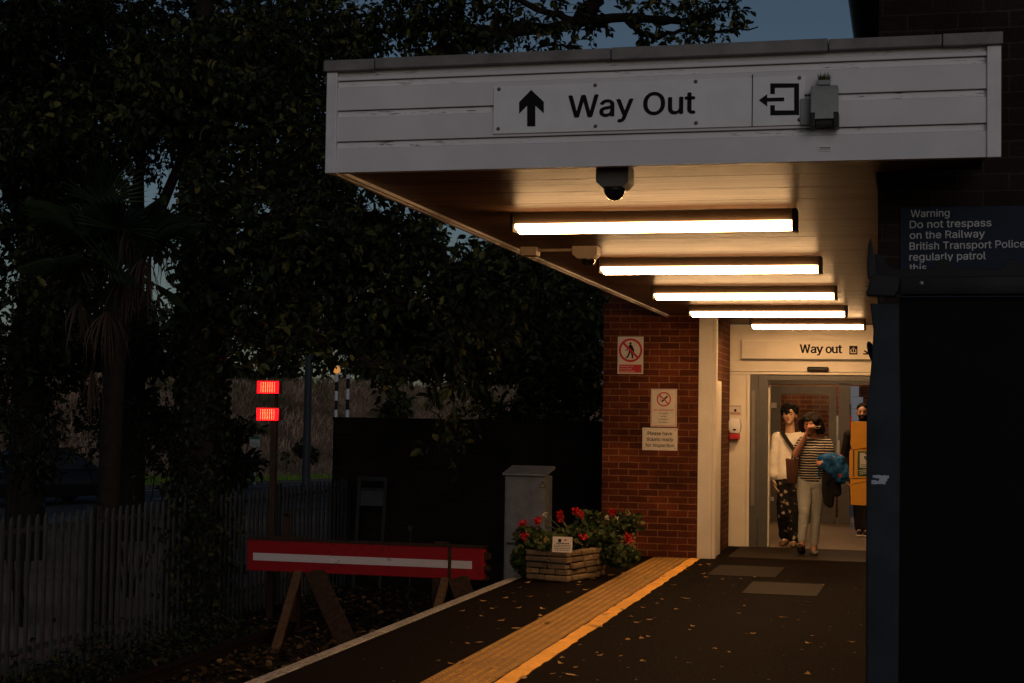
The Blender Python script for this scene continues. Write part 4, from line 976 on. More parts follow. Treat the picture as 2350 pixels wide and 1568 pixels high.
M['hair'] = hairmat('hair_black', (.005, .004, .0035)); M['hair_b'] = hairmat('hair_brown', (.008, .0045, .003))
def cloth(name, col, scale=16, strength=.6):
    m = N(name); co = m.coord(); nz = m.noise(m.mapping(co, (1, 1, .7)), scale, 5, .55)
    m.color(m.mix(1, col, m.ramp(nz, [(.3, .78), (.7, 1.06)]), 'MULTIPLY')); m.set(Roughness=.9); m.b.inputs['Specular IOR Level'].default_value = .15
    m.bump(nz, strength, .03); return m
M['sweat'] = cloth('cream_sweatshirt', (.82, .75, .66), 7, .5).mat
M['jeans'] = cloth('grey_jeans', (.34, .34, .31), 9, .6).mat
M['dark_cloth'] = cloth('dark_cloth', (.018, .016, .016), 12).mat
M['strap'] = cloth('dark_strap', (.022, .02, .018), 20).mat
M['bag_brown'] = cloth('brown_bag', (.075, .032, .018), 10, .3).mat
M['shoe_tan'] = cloth('tan_shoe', (.22, .15, .085), 20).mat; M['shoe_grey'] = cloth('grey_shoe', (.24, .21, .17), 20).mat; M['shoe_dark'] = cloth('dark_shoe', (.045, .032, .025), 20).mat
M['sole'] = plain('pale_sole', (.55, .5, .43), .6)
def patterned():
    m = cloth('patterned_trousers', (.02, .018, .017), 14); co = m.coord()
    v = m.n('TexVoronoi'); v.inputs['Scale'].default_value = 12; m.l(co, v.inputs['Vector'])
    nz = m.noise(co, 26, 4, .7)
    k = m.n('Math', operation='ADD'); m.l(v.outputs['Distance'], k.inputs[0]); m.l(nz, k.inputs[1])
    m.color(m.ramp(k.outputs[0], [(.68, (.42, .34, .25)), (.76, (.07, .05, .04)), (.84, (.012, .011, .012))])); return m.mat
M['patterned'] = patterned()
def striped():
    m = cloth('striped_shirt', (.02, .02, .02), 14, .45); co = m.coord()
    d = m.noise(co, 5, 3); sp = m.n('SeparateXYZ'); m.l(co, sp.inputs[0])
    a = m.n('Math', operation='MULTIPLY_ADD'); m.l(d, a.inputs[0]); a.inputs[1].default_value = .03; m.l(sp.outputs[2], a.inputs[2])
    b = m.n('Math', operation='MULTIPLY'); m.l(a.outputs[0], b.inputs[0]); b.inputs[1].default_value = 2*math.pi/.029
    s_ = m.n('Math', operation='SINE'); m.l(b.outputs[0], s_.inputs[0])
    m.color(m.ramp(s_.outputs[0], [(.05, (.014, .013, .016)), (.55, (.014, .013, .016)), (.65, (.52, .46, .38))])); return m.mat
M['striped'] = striped()
def jacketmat():
    m = cloth('patterned_blue', (.02, .10, .17), 18, .9); co = m.coord(); v = m.n('TexVoronoi'); v.inputs['Scale'].default_value = 14
    m.l(co, v.inputs['Vector']); sp = m.n('SeparateColor'); m.l(v.outputs['Color'], sp.inputs[0])
    spot = m.ramp(v.outputs['Distance'], [(.28, 1.), (.36, 0.)])
    c = m.ramp(sp.outputs[0], [(.0, (.012, .075, .2)), (.42, (.02, .11, .28)), (.55, (.42, .05, .03)), (.72, (.40, .36, .05)), (.86, (.01, .05, .10))], 'CONSTANT')
    m.color(m.mix(spot, m.ramp(m.noise(co, 9, 3), [(.3, (.008, .045, .13)), (.7, (.025, .13, .33))]), c)); return m.mat
M['blue_jacket'] = jacketmat()

def capsule(bm, p, q, r0, r1, sq=None):
    """tapered limb piece from p to q; sq = squash of its cross-section along x, y, z"""
    sq = sq or (1, 1, 1); pts = []
    for c, r in ((p, r0), (q, r1)):
        for i in range(9):
            th = math.pi*i/8
            for k in range(14):
                ph = 2*math.pi*k/14
                pts.append(Vector(c)+Vector((r*sq[0]*math.sin(th)*math.cos(ph), r*sq[1]*math.sin(th)*math.sin(ph), r*sq[2]*math.cos(th))))
    vs = [bm.verts.new(v) for v in pts]
    res = bmesh.ops.convex_hull(bm, input=vs)
    dead = [g for g in res['geom_interior'] if isinstance(g, bmesh.types.BMVert)]
    bmesh.ops.delete(bm, geom=[v for v in vs if v.is_valid and not v.link_faces], context='VERTS')
def flesh(name, caps, voxel, mats, parent, smooth=6, paintf=None, fac=.5):
    """one continuous surface grown round a list of tapered pieces"""
    bm = bmesh.new()
    for c in caps:
        b2 = bmesh.new(); capsule(b2, *c); me0 = bpy.data.meshes.new('x'); b2.to_mesh(me0); b2.free(); bm.from_mesh(me0); bpy.data.meshes.remove(me0)
    me = bpy.data.meshes.new(name); bm.to_mesh(me); bm.free()
    o = bpy.data.objects.new('tmp', me); COL.objects.link(o)
    md = o.modifiers.new('r', 'REMESH'); md.mode = 'VOXEL'; md.voxel_size = voxel
    md = o.modifiers.new('s', 'SMOOTH'); md.factor = fac; md.iterations = smooth
    dg = bpy.context.evaluated_depsgraph_get(); dg.update()
    m2 = bpy.data.meshes.new_from_object(o.evaluated_get(dg)); m2.name = name
    bpy.data.objects.remove(o); bpy.data.meshes.remove(me)
    m2.polygons.foreach_set('use_smooth', [True]*len(m2.polygons))
    m2.materials.clear()
    if paintf:
        m2.polygons.foreach_set('material_index', [paintf(p.center) for p in m2.polygons])
    return link_mesh(name, m2, mats, parent)
def rough(o, amp, sc, seed=0., zs=1.):
    """folds or tufts: push the surface in and out along its normals"""
    vs = o.data.vertices; ns = [v.normal.copy() for v in vs]
    for v, n in zip(vs, ns):
        q = Vector((v.co.x*sc+seed, v.co.y*sc, v.co.z*sc*zs)); v.co = v.co+n*(mnoise.noise(q)*amp+mnoise.noise(q*2.3)*amp*.5)
    return o
def V(*a): return Vector(a)
def headcaps(c, f, tilt=0):
    """skull, jaw, nose, ears, brow, lips round head centre c; f = facing direction (unit, level)"""
    f = Vector(f); s = Vector((f.y, -f.x, 0)); u = Vector((0, 0, 1))
    P = lambda a, b, d: c+s*a+f*b+u*d
    L = [(P(0, -.015, .03), P(0, .012, .028), .088, .084, (.90, 1.02, 1.08)), (P(0, .025, -.035), P(0, .045, -.075), .066, .042, (.92, 1, 1)),
         (P(0, .088, .012), P(0, .108, -.022), .010, .015), (P(-.012, .095, -.024), P(.012, .095, -.024), .010, .010), (P(-.030, .078, .026), P(.030, .078, .026), .014, .014),
         (P(-.018, .083, -.052), P(.018, .083, -.052), .010, .010), (P(-.014, .08, -.063), P(.014, .08, -.063), .010, .010), (P(0, .07, -.095), P(0, .066, -.09), .020, .020),
         (P(-.035, .065, -.012), P(-.045, .05, -.03), .024, .022), (P(.035, .065, -.012), P(.045, .05, -.03), .024, .022)]
    for sg_ in (-1, 1): L.append((P(sg_*.079, -.01, .022), P(sg_*.083, -.014, -.022), .017, .012, (.6, 1, 1)))
    def paintf(p):
        d = p-c; a, b, e = d.dot(s), d.dot(f), d.z
        if b > .05:
            for sg_ in (-1, 1):
                if ((a-sg_*.031)/.015)**2+((e-.006)/.0065)**2 < 1: return 1
                if ((a-sg_*.033)/.022)**2+((e-.030-.004*abs(a)/.03)/.005)**2 < 1: return 3
            if (a/.024)**2+((e+.057)/.0095)**2 < 1: return 2
        return 0
    return L, paintf
def handcaps(w, d, palmn, L=.185, curl=.35, spread=.16):
    """palm, five unequal bent fingers from wrist w along d, palm facing palmn"""
    d = Vector(d).normalized(); n = Vector(palmn); n = (n-d*n.dot(d)).normalized(); s = d.cross(n)
    out = []; pl = L*.5
    for k in (-.026, -.009, .009, .026): out.append((w+s*k*.6, w+d*pl+s*k, .013, .0125))
    for k, ln, sp in ((-.030, .36, -1.3), (-.010, .44, -.4), (.010, .46, .4), (.029, .40, 1.2)):
        p = w+d*pl+s*k; dd = (d+s*sp*spread).normalized(); seg = L*ln/2.3; a = 0; r = .0098
        for j in range(3):
            a += curl; q = p+(dd*math.cos(a)+n*math.sin(a))*seg*(1.05-.2*j); out.append((p, q, r, r*.9)); p = q; r *= .9
    p = w+d*pl*.35+s*.026; q = p+(d*.65+s*.6+n*.35).normalized()*L*.22; r_ = q+(d*.95+s*.12+n*.35).normalized()*L*.17
    out += [(p, q, .0135, .0115), (q, r_, .011, .009)]
    return out
def sole(mb_caps, heel, toe, r=.04): pass

# ---- standing helper: image points to points near the person's own depth
def J(Y): return lambda x, y, dy=0.0: at(x, y, Y=Y+dy)
# ================ man in the cream sweatshirt, walking through the doorway
def man_one():
    Y = 19.55; j = J(Y)
    t = thing('person', 'person in a cream sweatshirt and patterned trousers, with a sling strap, in the doorway', 'person', (j(1812, 1255).x, Y, .004))
    f = V(-.10, -1, 0).normalized(); hc = j(1812.5, 953); hc.y -= .02
    caps, pf = headcaps(hc, f)
    nb = j(1813, 992)
    caps += [(hc+V(0, .02, -.06), nb+V(0, .03, -.03), .052, .060)]
    sl, sr = j(1784, 1006), j(1845, 1003)
    caps += [(sl+V(.04, 0, -.02), sr+V(-.04, 0, -.02), .07, .07, (1, .9, 1)), (j(1814, 1020), j(1814, 1095), .135, .13, (1, .7, 1))]
    el, wr = j(1776, 1053, -.02), j(1774, 1098, -.05)
    caps += [(sl, el, .048, .040), (el, wr, .038, .026)]
    caps += handcaps(wr+V(0, 0, -.01), (.25, -.12, -1), (1, .1, 0), .18, .28)
    er, wr2 = j(1852, 1050, .05), j(1850, 1095, .02)
    caps += [(sr, er, .048, .04), (er, wr2, .038, .026)]; caps += handcaps(wr2, (-.1, -.1, -1), (-1, .1, 0), .18, .3)
    hl, hr = j(1802, 1105), j(1827, 1105)
    kl, kr = j(1801, 1175, .0), j(1822, 1175, -.06); al, ar = j(1803, 1238, .10), j(1822, 1244, -.06)
    caps += [(hl, kl, .08, .058), (kl, al, .055, .04), (hr, kr, .08, .058), (kr, ar, .055, .04), (al, V(al.x-.03, al.y-.11, .045), .036, .03, (1, 1, .8)), (ar, V(ar.x+.0, ar.y-.13, .04), .036, .03, (1, 1, .8))]
    flesh('body', caps, .0065, [M['skin_a'], M['eye'], M['lip'], M['brow']], t, 4, pf)
    # sweatshirt with dropped shoulders and gathered cuffs
    L = [(sl+V(.02, 0, -.015), sr+V(-.02, 0, -.015), .075, .075, (1, .95, 1)), (j(1797, 1012), j(1798, 1090), .085, .098, (1, 1.15, 1)), (j(1832, 1012), j(1830, 1090), .085, .098, (1, 1.15, 1)), (j(1814, 1018), j(1814, 1092), .13, .14, (1, .8, 1)), (j(1798, 1098), j(1832, 1098), .088, .09, (1, 1.15, .5)), (nb+V(0, .03, -.05), nb+V(0, .03, -.075), .066, .095, (1.1, .9, .6)),
         (sl, el, .078, .068), (el, wr+V(0, 0, .045), .068, .060), (wr+V(0, 0, .04), wr+V(.002, 0, .01), .052, .042), (el+V(.01, -.015, -.06), wr+V(-.005, -.01, .05), .05, .062), (sr, er, .078, .068), (er, wr2, .066, .05)]
    rough(flesh('sweatshirt', L, .011, M['sweat'], t, 5), .008, 5.5, 3., 1.5)
    L = [(hl+V(.0, 0, .03), kl+V(-.01, 0, 0), .105, .085), (kl+V(-.01, 0, 0), al+V(-.01, 0, .06), .085, .075), (hr+V(0, 0, .03), kr, .105, .088), (kr, ar+V(.0, 0, .06), .088, .080), (hl, hr, .115, .115)]
    rough(flesh('trousers', L, .011, M['patterned'], t, 4), .010, 9, 8., 1.4)
    for a_, tx in ((al, -.03), (ar, .0)):
        flesh('shoe', [(V(a_.x, a_.y+.03, .042), V(a_.x+tx, a_.y-.17, .036), .040, .036, (1.05, 1, .85)), (V(a_.x, a_.y+.02, .05), V(a_.x, a_.y, .095), .045, .046)], .009, M['shoe_tan'], t, 3)
    s = V(f.y, -f.x, 0)
    H = [(hc+V(0, .03, .058), hc+V(0, -.01, .062), .088, .085, (1.04, 1, .95)), (hc+V(-.05, -.03, .105), hc+V(.05, -.04, .105), .036, .036), (hc+V(-.07, -.015, .08), hc+V(-.085, .01, .012), .036, .016), (hc+V(.07, -.03, .09), hc+V(.09, .0, .02), .042, .020), (hc+V(.015, -.065, .095), hc+V(.075, -.055, .055), .026, .026), (hc+V(0, .06, .03), hc+V(0, .06, -.05), .07, .055), (hc+V(-.01, -.065, .098), hc+V(-.07, -.045, .055), .024, .022)]
    rough(flesh('hair', H, .007, M['hair'], t, 1), .022, 15, 2., .7)
    p0, p1 = j(1794, 995, -.115), j(1838, 1052, -.165)
    mb = MB(); d_ = (p1-p0).normalized(); n = V(0, -1, 0); sd = d_.cross(n).normalized()*.024
    pts = [p0+V(-.02, .12, .02), p0+V(-.0, .02, .018), p0.lerp(p1, .35)+V(0, -.018, 0), p0.lerp(p1, .7)+V(0, -.012, 0), p1+V(.03, .02, -.03)]
    vs = []
    for p in pts: vs += [p-sd, p+sd, p+sd+V(0, .006, 0), p-sd+V(0, .006, 0)]
    mb.add(vs, [(i*4+k, i*4+(k+1) % 4, (i+1)*4+(k+1) % 4, (i+1)*4+k) for i in range(4) for k in range(4)]+[(3, 2, 1, 0), (16, 17, 18, 19)]); mb.build('sling_strap', M['strap'], t, smooth=40)
man_one()
# ================ woman in the striped shirt
def woman():
    Y = 18.45; j = J(Y)
    t = thing('person', 'person in a striped T-shirt and grey jeans holding glasses to their face, walking out', 'person', (j(1855, 1275).x, Y, .005))
    f = V(-.16, -1, 0).normalized(); hc = j(1861, 976); hc.y -= .03
    caps, pf = headcaps(hc, f)
    nb = j(1867, 1004)
    caps += [(hc+V(.01, .025, -.05), nb+V(0, .03, -.03), .048, .054)]
    sl, sr = j(1842, 1016), j(1896, 1016)
    caps += [(sl+V(.03, 0, -.02), sr+V(-.03, 0, -.02), .058, .058), (j(1868, 1035), j(1862, 1095), .095, .105, (1.1, .8, 1))]
    el, wl = j(1826, 1043, -.10), j(1851, 996, -.20)
    caps += [(sl, el, .046, .040), (el, wl, .040, .025)]; caps += handcaps(wl, (.30, -.25, .9), (.95, .1, -.3), .165, .62)
    er, wr = j(1904, 1050, -.03), j(1897, 1058, -.22)
    caps += [(sr, er, .046, .040), (er, wr, .040, .026)]; caps += handcaps(wr, (-.65, -.7, .1), (-.1, .3, -1), .165, .6)
    hl, hr = j(1846, 1108), j(1874, 1108)
    kl, kr = j(1846, 1178, -.10), j(1873, 1180, .05); al, ar = j(1840, 1248, -.14), j(1868, 1256, .06)
    caps += [(hl, kl, .085, .058), (kl, al, .055, .038), (hr, kr, .085, .058), (kr, ar, .055, .038), (al, V(al.x-.01, al.y-.15, .09), .034, .03, (1, 1, .8)), (ar, V(ar.x+.01, ar.y-.13, .045), .034, .03, (1, 1, .8))]
    flesh('body', caps, .0065, [M['skin_b'], M['eye'], M['lip'], M['brow']], t, 4, pf)
    L = [(sl+V(.02, 0, -.012), sr+V(-.02, 0, -.012), .066, .066), (nb+V(0, .03, -.045), nb+V(0, .03, -.06), .06, .085, (1.1, .9, .6)), (j(1857, 1030), j(1851, 1096), .092, .104, (1, 1.1, 1)), (j(1880, 1030), j(1873, 1096), .092, .098, (1, 1.1, 1)), (j(1869, 1040, -.03), j(1862, 1080, -.02), .11, .118, (1.1, .85, 1)), (sl, sl.lerp(el, .52), .068, .070), (sr, sr.lerp(er, .55), .068, .074), (j(1850, 1104), j(1873, 1104), .095, .095, (1, 1.1, .5))]
    rough(flesh('striped_shirt', L, .010, M['striped'], t, 4), .007, 10, 1., 1.5)
    L = [(hl+V(0, 0, .03), kl, .100, .066), (kl, al+V(0, 0, .045), .064, .049), (hr+V(0, 0, .03), kr, .100, .066), (kr, ar+V(0, 0, .045), .064, .05), (hl, hr, .105, .105, (1, .95, 1))]
    rough(flesh('jeans', L, .009, M['jeans'], t, 3), .0035, 12, 5., 2.8)
    flesh('shoe', [(V(al.x, al.y+.02, .05), V(al.x-.015, al.y-.17, .115), .042, .038, (1.1, 1, .9)), (V(al.x, al.y+.02, .06), V(al.x, al.y, .1), .042, .043)], .009, M['shoe_dark'], t, 3)
    flesh('shoe', [(V(ar.x, ar.y+.03, .042), V(ar.x+.02, ar.y-.16, .038), .040, .035, (1.05, 1, .85)), (V(ar.x, ar.y+.02, .05), V(ar.x, ar.y, .09), .042, .042)], .009, M['shoe_grey'], t, 3)
    H = [(hc+V(.01, .03, .05), hc+V(0, -.005, .058), .100, .093, (1.06, 1, .95)), (hc+V(-.055, -.04, .075), hc+V(.06, -.05, .07), .042, .042), (hc+V(-.03, -.075, .062), hc+V(.05, -.07, .055), .03, .03), (hc+V(-.085, .0, .05), hc+V(-.10, .01, -.045), .045, .038), (hc+V(.09, -.01, .06), hc+V(.11, .015, -.06), .052, .045), (hc+V(.0, .07, .03), hc+V(.01, .075, -.075), .095, .08)]
    rough(flesh('hair', H, .007, M['hair_b'], t, 1), .022, 15, 9., .7)
    # glasses held across the face
    mb = MB(); g0, g1 = j(1853, 981, -.19), j(1884, 978, -.135)
    mb.tube([g0, g0.lerp(g1, .45)+V(0, -.012, .002), g1], .0032, 5)
    for k in (.35, .75):
        c = g0.lerp(g1, k)+V(0, -.008, -.012); mb.tube([c+V(.022*math.cos(a), 0, .014*math.sin(a)) for a in np.linspace(0, 6.283, 13)], .0022, 4)
    tag(mb.build('glasses', plain('glasses_rim', (.55, .40, .26), .3)), 'thin pale rimmed glasses held up to the face of the person in stripes', 'glasses')
    # bag on the shoulder
    c = j(1820, 1078, -.02); b0, b1 = j(1804, 1108), j(1836, 1052)
    bt = thing('shoulder_bag', 'plain brown shoulder bag hanging between the two people in front', 'bag', (c.x, c.y, b0.z))
    mb = MB(); x0, x1 = b0.x, b1.x-.01
    mb.prism([(x0, b1.z), (x0+.018, b0.z+.012), (x0+.03, b0.z), (x1-.03, b0.z), (x1-.02, b0.z+.012), (x1+.01, b1.z), ((x0+x1)/2, b1.z-.012)], (0, Y-.13, 0), (1, 0, 0), (0, 0, 1), (0, .12, 0)); mb.build('bag_body', M['bag_brown'], bt, bevel=.012, smooth=50)
    mb = MB(); s0 = sl+V(.02, -.02, .06)
    mb.tube([(x0+.07, Y-.07, b1.z-.01), (x0+.09, Y-.08, b1.z+.1), s0+V(-.01, -.05, -.06), s0+V(0, .03, 0)], .012, 6); mb.tube([(x1-.05, Y-.06, b1.z-.01), (x1-.04, Y-.1, b1.z+.09), s0+V(.02, -.06, -.08), s0+V(.02, .02, .0)], .012, 6); mb.build('handles', M['strap'], bt, smooth=50)
    # jacket over the arm and the dark bag below it
    K = [(j(1884, 1052, -.26), j(1925, 1060, -.18), .05, .075), (j(1900, 1056, -.26), j(1938, 1090, -.16), .06, .075), (j(1893, 1050, -.2), j(1918, 1052, -.16), .045, .05), (j(1915, 1075, -.22), j(1930, 1098, -.16), .08, .065), (j(1882, 1060, -.27), j(1877, 1092, -.22), .02, .016), (j(1935, 1075, -.17), j(1940, 1095, -.15), .055, .045), (j(1890, 1066, -.3), j(1905, 1080, -.27), .04, .04)]
    o = flesh('patterned_jacket', K, .012, M['blue_jacket'], None, 2)
    for v in o.data.vertices:
        q = v.co; d_ = mnoise.noise(Vector((q.x*16, q.y*16, q.z*7)))*.026-abs(mnoise.noise(Vector((q.x*30, q.y*30, q.z*14))))*.022+.008; v.co = q+v.normal*d_
    tag(o, 'bundled blue jacket with red and yellow pattern over the arm of the person in stripes', 'jacket')
    K = [(j(1888, 1095, -.02), j(1922, 1100, 0), .05, .07), (j(1893, 1105, -.03), j(1898, 1155, .0), .06, .035), (j(1915, 1105, 0), j(1922, 1130, 0), .07, .05), (j(1908, 1110, 0), j(1906, 1160, .02), .05, .035)]
    o = flesh('dark_coat', K, .012, M['dark_cloth'], None, 3)
    tag(o, 'dark coat hanging below the blue patterned jacket', 'coat')
woman()
# ================ man farther inside, half hidden by the yellow cabinet
def man_two():
    Y = 21.7; j = J(Y)
    t = thing('person', 'bearded person in dark clothes and white soled shoes, half hidden behind the yellow cabinet', 'person', (j(1978, 1233).x, Y, .004))
    f = V(-.05, -1, 0).normalized(); hc = j(1980, 948); hc.y -= .02
    caps, pf0 = headcaps(hc, f)
    def pf(p):
        d = p-hc
        if pf0(p): return pf0(p)
        return 3 if d.z < -.035 and d.dot(f) > -.02 and d.z > -.13 else 0
    nb = j(1981, 985); caps += [(hc+V(0, .02, -.06), nb+V(0, .03, -.03), .055, .062)]
    sl, sr = j(1950, 1000), j(2012, 1000); el, wr = j(1940, 1050), j(1942, 1095, -.1); er, wr2 = j(2022, 1050), j(2018, 1095, -.1)
    caps += [(sl, sr, .07, .07), (j(1981, 1020), j(1981, 1095), .14, .13, (1.1, .75, 1)), (sl, el, .05, .042), (el, wr, .04, .028), (sr, er, .05, .042), (er, wr2, .04, .028)]
    caps += handcaps(wr, (.15, -.3, -1), (1, 0, 0), .18, .4)+handcaps(wr2, (-.15, -.3, -1), (-1, 0, 0), .18, .4)
    hl, hr = j(1970, 1100), j(1992, 1100); kl, kr = j(1972, 1160), j(1990, 1160); al, ar = j(1973, 1216, -.03), j(1988, 1218, -.08)
    caps += [(hl, kl, .085, .06), (kl, al, .056, .04), (hr, kr, .085, .06), (kr, ar, .056, .04), (al, V(al.x-.01, al.y-.13, .045), .034, .03), (ar, V(ar.x, ar.y-.13, .045), .034, .03)]
    flesh('body', caps, .0065, [M['skin_c'], M['eye'], M['lip'], M['brow']], t, 4, pf)
    L = [(sl, sr, .088, .088), (j(1967, 1015), j(1967, 1100), .11, .12), (j(1995, 1015), j(1995, 1100), .11, .12), (nb+V(0, .03, -.02), nb+V(0, .03, -.06), .07, .09), (sl, el, .085, .075), (el, wr+V(0, 0, .03), .07, .055), (sr, er, .085, .075), (er, wr2+V(0, 0, .03), .07, .055)]
    flesh('jacket', L, .011, M['dark_cloth'], t, 4)
    L = [(hl, kl, .105, .085), (kl, al+V(0, 0, .03), .085, .07), (hr, kr, .105, .085), (kr, ar+V(0, 0, .03), .085, .07), (hl, hr, .11, .11)]
    flesh('trousers', L, .011, M['dark_cloth'], t, 4)
    for a_ in (al, ar):
        flesh('shoe', [(V(a_.x, a_.y+.03, .055), V(a_.x, a_.y-.17, .05), .042, .038, (1.05, 1, .85))], .009, M['shoe_dark'], t, 3)
        flesh('sole', [(V(a_.x, a_.y+.04, .02), V(a_.x, a_.y-.18, .02), .045, .041, (1.1, 1, .45))], .008, M['sole'], t, 1)
    flesh('hair', [(hc+V(0, .03, .055), hc+V(0, .0, .062), .085, .082, (1.02, 1, .95)), (hc+V(-.04, -.05, .088), hc+V(.04, -.05, .088), .026, .026), (hc+V(0, .06, .03), hc+V(0, .06, -.04), .065, .05)], .008, M['hair'], t, 2)
man_two()
# ================================================================ leaves and trees
class Leaves:
    """many small folded leaves collected into one mesh"""
    def __init__(s): s.p = []; s.t = []; s.n = []; s.l = []; s.w = []
    def add(s, p, t, n, l, w): s.p.append(p); s.t.append(t); s.n.append(n); s.l.append(l); s.w.append(w)
    def bulk(s, P, T, Nn, L, Wd): s.p += list(P); s.t += list(T); s.n += list(Nn); s.l += list(L); s.w += list(Wd)
    def build(s, name, mat, parent=None, fold=.25):
        P = np.array(s.p); T = np.array(s.t); Nn = np.array(s.n); L = np.array(s.l)[:, None]; Wd = np.array(s.w)[:, None]
        T /= np.linalg.norm(T, axis=1)[:, None]+1e-9
        Sd = np.cross(T, Nn); Sd /= np.linalg.norm(Sd, axis=1)[:, None]+1e-9
        Nn = np.cross(Sd, T)
        up = Nn*Wd*fold
        vs = np.stack([P, P+T*L*.28+Sd*Wd*.44+up, P+T*L*.68+Sd*Wd*.40+up-Nn*L*.05, P+T*L-Nn*L*.14, P+T*L*.68-Sd*Wd*.40+up-Nn*L*.05, P+T*L*.28-Sd*Wd*.44+up], 1)
        n = len(P); vs = vs.reshape(-1, 3)
        idx = (np.arange(n)*6)[:, None]+np.array([0, 1, 2, 3, 0, 3, 4, 5])[None]
        me = bpy.data.meshes.new(name); me.vertices.add(n*6); me.vertices.foreach_set('co', vs.ravel())
        me.loops.add(n*8); me.loops.foreach_set('vertex_index', idx.ravel().astype(np.int32))
        me.polygons.add(n*2); me.polygons.foreach_set('loop_start', (np.arange(n*2)*4).astype(np.int32))
        me.polygons.foreach_set('loop_total', np.full(n*2, 4, np.int32)); me.update(calc_edges=True); me.validate()
        return link_mesh(name, me, mat, parent)
def rv(k=1.): return RNG.normal(0, k, 3)
def unit(a): return a/(np.linalg.norm(a)+1e-9)
def twig(lv, wood, p, d, ln, n, ls, droop=.25, r=.006, wd=.58):
    """a twig from p along d carrying n leaves"""
    d = unit(np.array(d, float)); p = np.array(p, float); pts = [p.copy()]; seg = ln/4
    for k in range(4):
        d = unit(d+rv(.16)+np.array([0, 0, -droop*.35])); p = p+d*seg; pts.append(p.copy())
    if wood is not None: wood.tube([tuple(q) for q in pts], [r, r*.85, r*.7, r*.5, r*.3], 4, cap=False)
    for k in range(n):
        u = RNG.uniform(.05, 1)*4; i = min(3, int(u)); b = pts[i]+(pts[i+1]-pts[i])*(u-i)
        t = unit(unit(pts[i+1]-pts[i])*.55+rv(.62)+np.array([0, 0, -droop]))
        nn = unit(np.array([0, -.25, .8])+rv(.55)); L = ls*RNG.choice((.5, .75, 1., 1.25, 1.6))*RNG.uniform(.85, 1.15)
        lv.add(b+t*.015, t, nn, L, L*wd*RNG.uniform(.8, 1.15))
def branch(lv, wood, path, r0, r1, twigs, ln, n, ls, droop=.25, start=.15, jit=.05, out=.8, subs=0):
    """a limb through the given points with twigs off it"""
    P = [np.array(q, float) for q in path]; fine = []
    for a, b in zip(P[:-1], P[1:]):
        for k in range(4): fine.append(a+(b-a)*k/4+(rv(jit) if (k or len(fine)) else 0))
    fine.append(P[-1]); m = len(fine)
    wood.tube([tuple(q) for q in fine], [r0+(r1-r0)*i/(m-1) for i in range(m)], 8)
    for k in range(twigs):
        u = start+(1-start)*RNG.random(); x = u*(m-1); i = min(m-2, int(x)); b = fine[i]+(fine[i+1]-fine[i])*(x-i); ax = unit(fine[i+1]-fine[i])
        d = unit(ax*.5+rv(out)+np.array([0, 0, .12]))
        twig(lv, wood, b, d, ln*RNG.uniform(.5, 1.3)*(1.15-.4*u), n, ls, droop)
    for k in range(subs):
        u = start+(1-start)*RNG.random(); x = u*(m-1); i = min(m-2, int(x)); b = fine[i]; ax = unit(fine[i+1]-fine[i]); d = unit(ax*.8+rv(.7)); L = np.linalg.norm(P[-1]-P[0])*RNG.uniform(.2, .4)
        q = [b, b+d*L*.5+rv(.06), b+d*L+rv(.1)+np.array([0, 0, -.06*L])]
        branch(lv, wood, q, (r0+(r1-r0)*u)*.55, .008, int(twigs*.18)+3, ln, n, ls, droop, .1, .03, out)
    return fine
def clump(lv, wood, c, rad, nt, n, ls, ln=.5, droop=.25, r=.005, wd=.58, shell=.35):
    """twigs through an uneven ellipsoid of crown"""
    c = np.array(c, float); rad = np.array(rad, float); k = 0; off = RNG.uniform(0, 50, 3)
    while k < nt:
        u = unit(rv())*RNG.random()**shell
        p = c+u*rad
        if mnoise.noise(Vector(p*.9+off)) < -.22: 
            if RNG.random() < .8: k += .25; continue
        d = unit(u*.8+rv(.7)+np.array([0, 0, .1]))
        twig(lv, wood, p-d*ln*.5, d, ln*RNG.uniform(.6, 1.3), n, ls, droop, r, wd); k += 1
def seen(x, y, Y): v = at(x, y, Y=Y); return np.array(v)

# ---- ivy clad tree by the fence, its limbs reaching over towards the canopy
t = thing('ivy_clad_tree', 'thick ivy clad tree rising behind the palisade fence, its dark limbs spreading over the track', 'tree', (-8.35, 17.6, -.95))
wood = MB(); lv = Leaves(); TY = 17.6
tb = [(-8.32, TY, -1.0), (-8.30, TY, .6), (-8.34, TY, 2.4), (-8.45, TY+.1, 4.6), (-8.5, TY+.2, 6.6), (-8.6, TY+.3, 8.6)]
wood.tube(tb, [.34, .29, .26, .20, .11, .05], 12)
ivy = Leaves()
for k in range(5200):     # ivy on the trunk
    z = RNG.uniform(-.9, 6.4); a = RNG.uniform(0, 6.283); x0 = np.interp(z, [q[2] for q in tb], [q[0] for q in tb]); rr = (.35-.035*z)*RNG.uniform(.95, 1.18)
    o = np.array([math.cos(a), math.sin(a), 0]); ivy.add(np.array([x0, TY, z])+o*rr, unit(np.array([0, 0, -1])+rv(.6)), unit(o+rv(.4)), .085*RNG.uniform(.6, 1.2), .075)
for k in range(750):     # ivy and twigs spilling over the fence
    p = np.array([-7.62+RNG.normal(0, .12), 16.1+RNG.normal(0, .38), RNG.uniform(-.9, .75)]); ivy.add(p, unit(rv()+np.array([0, 0, -.5])), unit(np.array([1, -1, .3])+rv(.5)), .08*RNG.uniform(.6, 1.2), .06)
